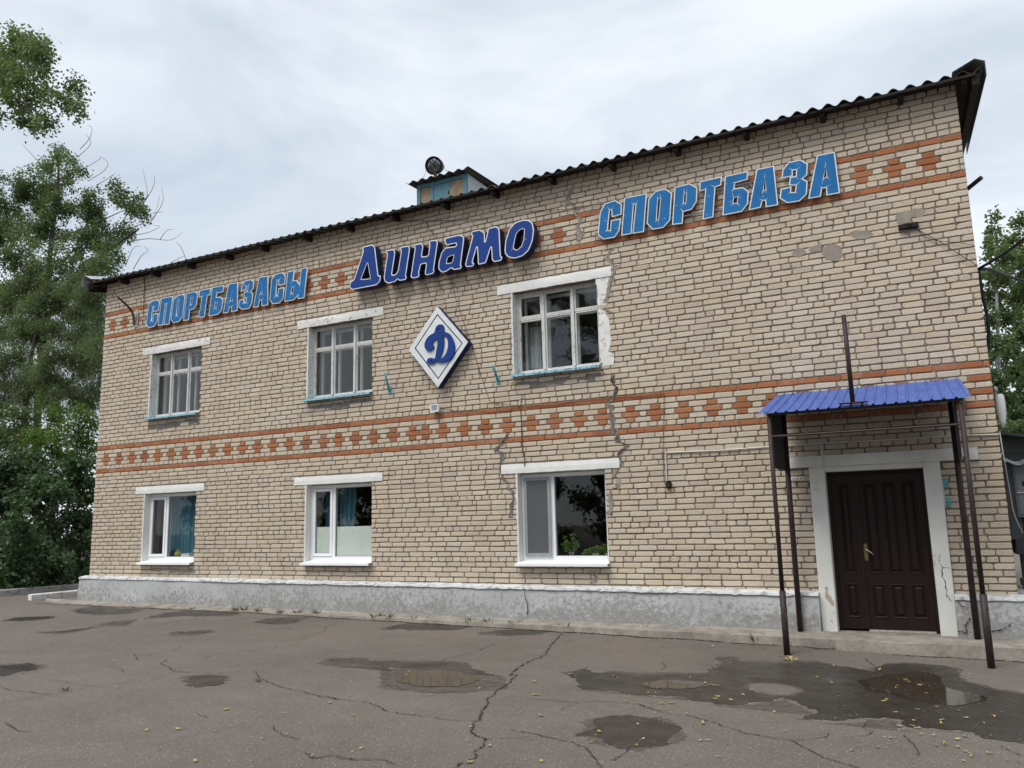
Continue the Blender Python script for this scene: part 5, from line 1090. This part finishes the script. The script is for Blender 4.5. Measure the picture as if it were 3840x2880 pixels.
# ================================================================== TREES AND BUSHES
FWD = ROT[:, 1]
def clump_world(px, py, rpx, Y, dy=0):
    p = fac(px, py, Y + dy); d = float((p - CAM) @ FWD); return Vector(p), rpx * d / FPX
def make_plant(name, label, cat, base, trunk, clumps, L, W, leafmat, barkmat, dens=1.0, droop=0.0, r0=.16, group=None, seed=1, twigs=None, spread=.13, limbs=(), trunks=None):
    rs = random.Random(seed); root = thing(name, label, cat, base, group); B = Vector(base); mb = MB(); P = []; Dr = []
    def jitter(a, b, n, amp): return [a + (b - a) * (i / n) + Vector((rs.gauss(0, amp), rs.gauss(0, amp), rs.gauss(0, amp * .6))) * (0 if i in (0, n) else 1) for i in range(n + 1)]
    tp = [Vector(t) for t in trunk]; path = smooth_loop3([Vector(base)] + tp, 5); m = len(path); mb.tube([q - B for q in path], [r0 * (1 - .82 * i / (m - 1)) for i in range(m)], 9)
    for t2 in (trunks or []): q2 = smooth_loop3([Vector(t) for t in t2], 5); mb.tube([q - B for q in q2], [r0 * .7 * (1 - .8 * i / (len(q2) - 1)) for i in range(len(q2))], 7)
    for lp, lr in limbs: q2 = smooth_loop3([Vector(t) for t in lp], 5); mb.tube([q - B for q in q2], [lr * (1 - .75 * i / (len(q2) - 1)) for i in range(len(q2))], 7)
    nodes = [(q, 0.0) for q in path[len(path) // 3:]]
    for c, r in sorted(clumps, key=lambda k: min((k[0] - q).length for q in path)):
        a = min(nodes, key=lambda n: (c - n[0]).length + (1.2 * max(0, n[0].z - c.z)) + n[1])[0]; nodes.append((c.copy(), .25)); nodes.append(((a + c) / 2, .15)); lim = jitter(a, c, 5, .05 * (c - a).length); lr = max(.01, min(r0 * .3, .016 * (c - a).length)); mb.tube([q - B for q in lim], [lr * (1 - .7 * i / 5) for i in range(6)], 6)
        nt_ = max(8, int(22 * r)); n_leaf = int(dens * 3600 * r * r * (.0032 / (L * W * .5)) ** 1.0); per = max(4, n_leaf // nt_)
        for _ in range(nt_):
            d = Vector((rs.gauss(0, 1), rs.gauss(0, 1), rs.gauss(0, .9))).normalized(); e = c + d * r * rs.uniform(.5, 1.08) - Vector((0, 0, droop * r * rs.uniform(.3, 1.1))); s = c + (e - c) * rs.uniform(0, .25); mid = (s + e) / 2 + Vector((rs.gauss(0, .07), rs.gauss(0, .07), rs.uniform(.02, .16))) * r; tw = [s, mid, e]; mb.tube([q - B for q in tw], [.008, .005, .002], 4, False)
            for k in range(per):
                t = rs.uniform(.15, 1.03) ** .8; q = s * (1 - t) ** 2 + mid * 2 * t * (1 - t) + e * t * t; sp = spread * (1.1 - .4 * t); P.append((q.x + rs.gauss(0, sp), q.y + rs.gauss(0, sp), q.z + rs.gauss(0, sp))); dd = (e - s).normalized(); Dr.append((dd.x * .6 + rs.gauss(0, .4), dd.y * .6 + rs.gauss(0, .4), dd.z * .4 - .35 - droop))
    for tw in (twigs or []): q2 = smooth_loop3([Vector(t) for t in tw], 4); mb.tube([q - B for q in q2], [.014 * (1 - .7 * i / (len(q2) - 1)) for i in range(len(q2))], 4, False)
    mb.obj('trunk', barkmat, root, True); quads_obj('crown', leaf_quads(np.array(P) - np.array(base), np.array(Dr), L, W, .35, .08), leafmat, root); return root
def cl(lst, Y, seed=0, dz=1.0):
    rs = random.Random(seed); return [clump_world(x, y, r, Y, rs.uniform(-dz, dz)) for x, y, r in lst]
F3 = lambda px, py, Y: tuple(fac(px, py, Y))
T1C = []; rs_ = random.Random(12); T1P = [(-160, 120), (0, 150), (60, 125), (130, 150), (190, 140), (225, 190), (205, 235), (270, 250), (290, 300), (262, 345), (300, 390), (305, 430), (240, 455), (215, 490), (140, 470), (90, 495), (40, 450), (-20, 480), (-160, 460)]
while len(T1C) < 46:
    q = (rs_.uniform(-160, 300), rs_.uniform(125, 500))
    if pin(q, T1P): T1C.append((q[0], q[1], rs_.uniform(24, 52)))
bx = F3(-330, 1500, 0); T1 = make_plant('poplar_tree', 'tall poplar whose leafy bough overhangs from beyond the left bushes', 'tree', (bx[0], 0, .07), [F3(-330, 1200, 0), F3(-300, 700, 0), F3(-250, 250, 0)],
    cl(T1C, 0, 1, .9), .085, .062, 'poplar_leaf', 'bark', .95, r0=.17, seed=3, group='poplars')
Y2 = 6.0; bx = F3(150, 2050, Y2); T2 = make_plant('poplar_tree', 'tall half-bare poplar with dead twigs beyond the left roof corner', 'tree', (bx[0], Y2, .07), [F3(140, 1600, Y2), F3(160, 1250, Y2), F3(193, 900, Y2), F3(217, 690, Y2), F3(218, 600, Y2)],
    cl([(217, 556, 24), (235, 575, 28), (215, 585, 34), (190, 620, 38), (260, 615, 34), (165, 640, 45), (280, 650, 45), (60, 690, 85), (130, 740, 95), (230, 770, 90), (330, 760, 70), (440, 730, 50), (490, 760, 60), (520, 800, 45), (380, 830, 85), (460, 880, 65), (70, 840, 110), (180, 870, 100), (300, 900, 95), (400, 950, 75), (80, 960, 100), (200, 990, 90), (300, 1010, 70), (20, 760, 70), (-60, 900, 120), (250, 690, 40), (180, 700, 50), (360, 900, 60), (340, 1040, 60), (380, 1000, 50), (150, 1060, 80), (250, 1080, 70), (340, 1100, 50), (60, 1100, 90)], Y2, 2, 1.3), .085, .065, 'poplar_leaf', 'bark', .66, r0=.15, seed=5, group='poplars',
    limbs=[([F3(120, 1276, Y2), F3(193, 1170, Y2), F3(260, 1093, Y2), F3(337, 996, Y2), F3(434, 919, Y2), F3(520, 860, Y2)], .11), ([F3(200, 900, Y2), F3(330, 850, Y2), F3(460, 790, Y2)], .045)],
    twigs=[[F3(x, y, Y2) for x, y in q] for q in (((470, 860), (530, 840), (575, 815), (600, 730)), ((500, 820), (550, 740), (545, 680), (535, 630)), ((540, 760), (575, 700), (580, 655)), ((490, 905), (560, 895), (640, 900), (685, 870)), ((600, 898), (625, 865), (650, 860)), ((470, 890), (520, 880), (560, 870), (600, 850), (575, 845)), ((300, 560), (335, 520), (345, 480), (325, 470)), ((290, 590), (340, 540), (320, 500)), ((330, 680), (390, 640), (405, 610), (380, 590)), ((300, 640), (370, 600), (375, 585)), ((370, 690), (420, 660), (430, 650)), ((520, 830), (570, 800), (615, 795)), ((470, 1000), (500, 930), (530, 925)), ((500, 1010), (530, 960), (555, 940), (540, 925)), ((700, 980), (680, 930), (660, 905)), ((640, 985), (690, 960)), ((160, 620), (110, 570), (85, 540)), ((560, 840), (610, 760), (605, 700)))])
Y3 = 4.5; bx = F3(60, 2080, Y3); T3 = make_plant('willow_tree', 'grey-green drooping willow between the poplar and the dark bushes', 'tree', (bx[0], Y3, .07), [F3(80, 1700, Y3), F3(110, 1400, Y3), F3(150, 1150, Y3)],
    cl([(365, 1110, 45), (378, 1175, 36), (368, 1345, 42), (350, 1490, 45), (300, 1500, 50), (200, 1480, 60), (330, 1090, 60), (355, 1160, 50), (280, 1060, 60), (375, 1240, 35), (260, 1170, 70), (330, 1310, 60), (370, 1400, 30), (150, 1140, 70), (60, 1220, 80), (170, 1390, 70), (100, 1030, 95), (40, 1120, 90), (190, 1090, 80), (310, 1150, 70), (350, 1230, 60), (370, 1290, 40), (300, 1260, 70), (110, 1240, 95), (40, 1330, 95), (220, 1330, 80), (320, 1370, 60), (110, 1420, 90), (250, 1440, 75), (20, 1460, 80), (340, 1450, 45), (-70, 1250, 120), (180, 1220, 60)], Y3, 3, 1.0), .12, .022, 'willow_leaf', 'bark', .85, droop=.5, r0=.14, seed=7, spread=.16)
Y4 = 3.6; bx = F3(250, 2120, Y4); make_plant('maple_sapling', 'bright green young maple by the left wall corner', 'tree', (bx[0], Y4, .07), [F3(255, 1900, Y4), F3(250, 1700, Y4), F3(255, 1600, Y4)],
    cl([(225, 1570, 55), (300, 1560, 45), (340, 1600, 40), (160, 1640, 70), (270, 1640, 65), (340, 1670, 35), (200, 1540, 30), (240, 1710, 60), (310, 1720, 50)], Y4, 4, .5), .11, .045, 'maple_leaf', 'bark', .85, r0=.05, seed=9)
make_plant('maple_sapling', 'darker green young maple left of the bright one', 'tree', (F3(40, 2120, 3.4)[0], 3.4, .07), [F3(45, 1900, 3.4), F3(50, 1700, 3.4), F3(50, 1600, 3.4)],
    cl([(50, 1570, 80), (110, 1640, 60), (10, 1650, 80), (70, 1700, 70), (-60, 1600, 90)], 3.4, 5, .6), .11, .045, 'willow_leaf', 'bark', .85, r0=.05, seed=11)
def lilac(label, px, lst, Y, seed): b = F3(px, 2150, Y); return make_plant('lilac_bush', label, 'bush', (b[0], Y, .07), [F3(px, 2000, Y), F3(px, 1850, Y)], cl(lst, Y, seed, .5), .115, .085, 'lilac_leaf', 'bark', 1.25, r0=.035, seed=seed, group='dark lilac bushes', trunks=[[(b[0] + .2, Y + .1, .07), F3(px + 50, 1950, Y)], [(b[0] - .25, Y, .07), F3(px - 60, 1950, Y)]])
LIL = [lilac('dark lilac bush tucked against the left wall corner', 290, [(295, 1770, 70), (300, 1860, 70), (330, 1930, 45), (280, 1960, 75), (310, 2040, 55), (240, 1820, 60), (250, 2070, 60), (320, 1800, 40), (300, 2110, 60), (230, 2150, 55), (320, 2150, 40)], 3.3, 21)]
LIL.append(lilac('dark lilac bush in the middle of the hedge by the kerb', 170, [(170, 1740, 80), (200, 1830, 80), (150, 1880, 90), (200, 1960, 80), (150, 2020, 90), (190, 2100, 70), (120, 2110, 70), (110, 1790, 70), (150, 2160, 60), (210, 2160, 55)], 2.2, 22))
LIL.append(lilac('dark lilac bush at the far left end of the hedge', 40, [(40, 1750, 90), (70, 1850, 90), (10, 1930, 100), (70, 1990, 90), (20, 2060, 90), (80, 2110, 70), (-60, 1850, 110), (-60, 2020, 110), (40, 2165, 60), (90, 2170, 50), (-20, 2160, 60)], 1.2, 23))
# right-hand trees beyond the gable
YR = 24.0; bx = F3(3752, 1700, YR); gr_ = g(17, YR); make_plant('birch_tree', 'slender pale-trunked birch rising behind the right corner', 'tree', (bx[0], YR, gr_), [F3(3750, 1500, YR), F3(3742, 1250, YR), F3(3736, 1000, YR), F3(3734, 880, YR)],
    cl([(3732, 815, 22), (3728, 860, 34), (3740, 910, 40), (3700, 950, 30), (3760, 960, 45), (3710, 1030, 50), (3770, 1050, 50), (3720, 1120, 55), (3700, 1200, 50), (3770, 1180, 55), (3730, 1280, 60), (3700, 1360, 50), (3780, 1330, 50), (3740, 1430, 60), (3770, 1520, 55), (3710, 1500, 50), (3790, 1610, 60), (3720, 1600, 60)], YR, 6, 1.5), .13, .10, 'poplar_leaf', 'birch_bark', 1.25, r0=.11, seed=31)
make_plant('aspen_tree', 'broad yellow-green aspen behind the birch on the right', 'tree', (F3(3890, 1700, YR + 4)[0], YR + 4, gr_), [F3(3890, 1450, YR + 4), F3(3870, 1150, YR + 4), F3(3860, 860, YR + 4)],
    cl([(3838, 840, 40), (3815, 900, 45), (3860, 950, 70), (3825, 1000, 55), (3870, 1080, 80), (3820, 1120, 60), (3850, 1220, 80), (3810, 1290, 60), (3870, 1350, 90), (3820, 1420, 70), (3850, 1520, 90), (3810, 1580, 70), (3860, 1650, 90), (3930, 1000, 100), (3940, 1250, 110)], YR + 4, 7, 1.5), .13, .10, 'willow_leaf', 'bark', 1.25, r0=.15, seed=33)
make_plant('roadside_bush', 'low rounded bush far behind the shed', 'bush', (F3(3800, 1700, 30)[0], 30, gr_), [F3(3800, 1680, 30), F3(3800, 1640, 30)], cl([(3760, 1650, 60), (3820, 1630, 70), (3880, 1640, 80), (3720, 1690, 50), (3700, 1640, 60), (3790, 1700, 60)], 30, 8, 1), .13, .1, 'lilac_leaf', 'bark', 1.1, r0=.06, seed=35)
# trees across the yard, the ones mirrored in the window panes
spots = [(-14, -31, 0.3, .95), (-5, -27, 2.0, 1.05), (3, -33, 4.0, 1.1), (11, -29, 1.1, .9), (19, -32, 5.0, 1.15), (27, -28, 3.0, 1.0), (-23, -26, .9, 1.1), (36, -33, 2.4, 1.1), (-9, -40, 1.5, 1.2), (7, -42, .2, 1.2), (23, -42, 2.2, 1.2)]
for k, (x, y, a, s) in enumerate(spots):
    c = copy_tree((T1, T2, T3)[k % 3]); c.location = (x, y, g(x, y)); c.rotation_euler.z = a; c.scale = (s * 1.5, s * 1.5, s * (1.0 if k % 3 else .95)); c['label'] = ('leafy poplar across the yard, mirrored in the panes', 'half-bare poplar across the yard, mirrored in the panes', 'drooping willow across the yard, mirrored in the panes')[k % 3]; c['group'] = 'trees across the yard'; c.name = 'yard_tree'
for k in range(15):
    x = -32 + k * 5.2 + random.uniform(-1, 1); y = -30 + random.uniform(-1.5, 1.5); c = copy_tree(LIL[k % 3]); c.location = (x, y, g(x, y)); c.rotation_euler.z = random.uniform(0, 6.28); c.scale = (2.1, 2.1, 2.2); c['label'] = 'dark bush in the hedge across the yard, mirrored in the lower panes'; c['group'] = 'hedge across the yard'; c.name = 'hedge_bush'

# ================================================================== GRASS TUFTS AND FALLEN LEAVES
def build_litter():
    tu = []
    for k in range(3):
        P = []; Dd = []
        for _ in range(26): a = random.uniform(0, 6.28); rr = abs(random.gauss(0, .03)); P.append((rr * math.cos(a), rr * math.sin(a) * .6, 0)); Dd.append((math.cos(a) * .5, math.sin(a) * .5, random.uniform(.5, 1.2)))
        v = leaf_quads(np.array(P), np.array(Dd), .10, .009, .15, .05); o = quads_obj('grass_tuft', v, 'grass_blade', None); tu.append(o.data); D.objects.remove(o)
    for reg, pts in ((G1, [(1225, 318), (1500, 330), (1560, 327), (1645, 336), (1785, 345), (1900, 347), (2015, 352)]), (G2, [(370, 205), (450, 212), (600, 220), (670, 218), (950, 242), (1070, 245), (1260, 254), (1290, 256), (1560, 280), (1720, 232), (2070, 290)]), (G1, [(420, 838), (1645, 782)]), (G3, [(360, 118), (170, 100), (780, 158)])):
        for x, y in zg(*reg, pts):
            z = g(x, y); o = D.objects.new('grass_tuft', random.choice(tu)); COL.objects.link(o); o.location = (x, y, z); s = random.uniform(.7, 1.4) * (1 if y > -1.2 else .4); o.scale = (s * 1.3, s, s); o.rotation_euler.z = random.uniform(0, 6)
            if y > -1.2: tag(o, 'small grass tuft growing at the foot of the concrete apron', 'grass', 'grass tufts along the apron')
            else: tag(o, 'small grass tuft sprouting from an asphalt crack', 'grass', 'grass tufts in the asphalt')
    ms = []; KD = []; WET = [smooth_loop(zg(*p[0], p[1]), 3) for p in puddles]
    for k in range(8):
        L = random.uniform(.05, .085); W = L * random.uniform(.32, .62); v = []; f = []; n = 6; cu = random.uniform(-.02, .03)
        for i in range(n + 1): t = i / n; w = W / 2 * math.sin(math.pi * min(1, t ** .8)) + .0008; z = .003 + cu * (t - .5) ** 2 * 2 + abs(cu) * .2; v += [(L * (t - .5), w, z + .006 * random.random()), (L * (t - .5), 0, z - .001), (L * (t - .5), -w, z + .006 * random.random())]
        for i in range(n): a = i * 3; f += [(a, a + 3, a + 4, a + 1), (a + 1, a + 4, a + 5, a + 2)]
        ms.append(MB().add(v, f).mesh('fallen_leaf')); ms[-1].materials.append(MATS[('yellow_leaf', 'yellow_leaf', 'yellow_leaf', 'yellow_leaf', 'dry_leaf', 'dry_leaf', 'green_leaf', 'yellow_leaf')[k]]); KD.append(('yellow', 'yellow', 'yellow', 'yellow', 'brown', 'brown', 'pale green', 'yellow')[k])
    rs = random.Random(4); n = 0
    while n < 160:
        px = rs.uniform(0, 3840); py = 2330 + 550 * rs.random() ** .85
        if rs.random() < .5: cx, cy = rs.choice(((3300, 2600), (2650, 2620), (2050, 2560), (3550, 2760), (2950, 2470), (2300, 2740), (1650, 2560))); px = rs.gauss(cx, 190); py = rs.gauss(cy, 45)
        if not (0 < px < 3840 and 2330 < py < 2880): continue
        if rs.random() > .25 + .75 * (px / 3840) ** 1.2: continue
        p = gnd(px, py)
        if p[1] > -.8 or p[1] < -10: continue
        kk = rs.choice((0, 1, 2, 3, 7, 0, 1, 2, 4, 5, 6)); wet = any(pin((p[0], p[1]), w) for w in WET); o = D.objects.new('fallen_leaf', ms[kk]); COL.objects.link(o); o.location = (p[0], p[1], g(p[0], p[1]) + .008); s = rs.uniform(.4, .9); o.scale = (s, s, s); o.rotation_euler = (rs.uniform(-.15, .15), rs.uniform(-.15, .15), rs.uniform(0, 6.28)); tag(o, 'fallen %s leaf lying %s' % (KD[kk], 'on a wet puddle patch' if wet else 'on the dry asphalt'), 'leaf', '%s leaves %s' % (KD[kk], 'on the wet patches' if wet else 'on the dry asphalt')); n += 1
    # grit and crumbs of stone, thicker along the foot of the apron
    v = []; n = 0
    for k in range(5200):
        if k < 3400: px = rs.uniform(0, 3840); py = 2330 + 550 * rs.random(); p = gnd(px, py)
        else: x = rs.uniform(-1, 16.6); p = (x, -.5 - .012 * max(0, x) - abs(rs.gauss(0, .12)), 0)
        if p[1] < -10 or p[1] > -.45: continue
        a = rs.uniform(0, 6.28); r = rs.uniform(.003, .008) * (1.5 if rs.random() < .08 else 1); z = g(p[0], p[1]) + .004; el = rs.uniform(.5, 1)
        c = [(p[0] + r * math.cos(a + t) * (1 if i % 2 else el), p[1] + r * math.sin(a + t) * (1 if i % 2 else el), z + (.5 * r if i % 2 else .8 * r)) for i, t in enumerate((0, 1.57, 3.14, 4.71))]; v += c
    quads_obj('grit', np.array(v), 'grit', None, 'stuff')
    # heap of leaves at the foot of the left post
    x, y = zg(*G3, [(940, 258)])[0]
    for k in range(12): o = D.objects.new('fallen_leaf', rs.choice(ms)); COL.objects.link(o); o.location = (x + rs.gauss(0, .045), y + rs.gauss(0, .035), g(x, y) + .01 + .012 * (k % 4)); s = rs.uniform(.7, 1.1); o.scale = (s, s, s); o.rotation_euler = (rs.uniform(-.6, .6), rs.uniform(-.6, .6), rs.uniform(0, 6.28)); tag(o, 'dry leaf in the little heap at the foot of the canopy post', 'leaf', 'leaf heap by the post')
build_litter()
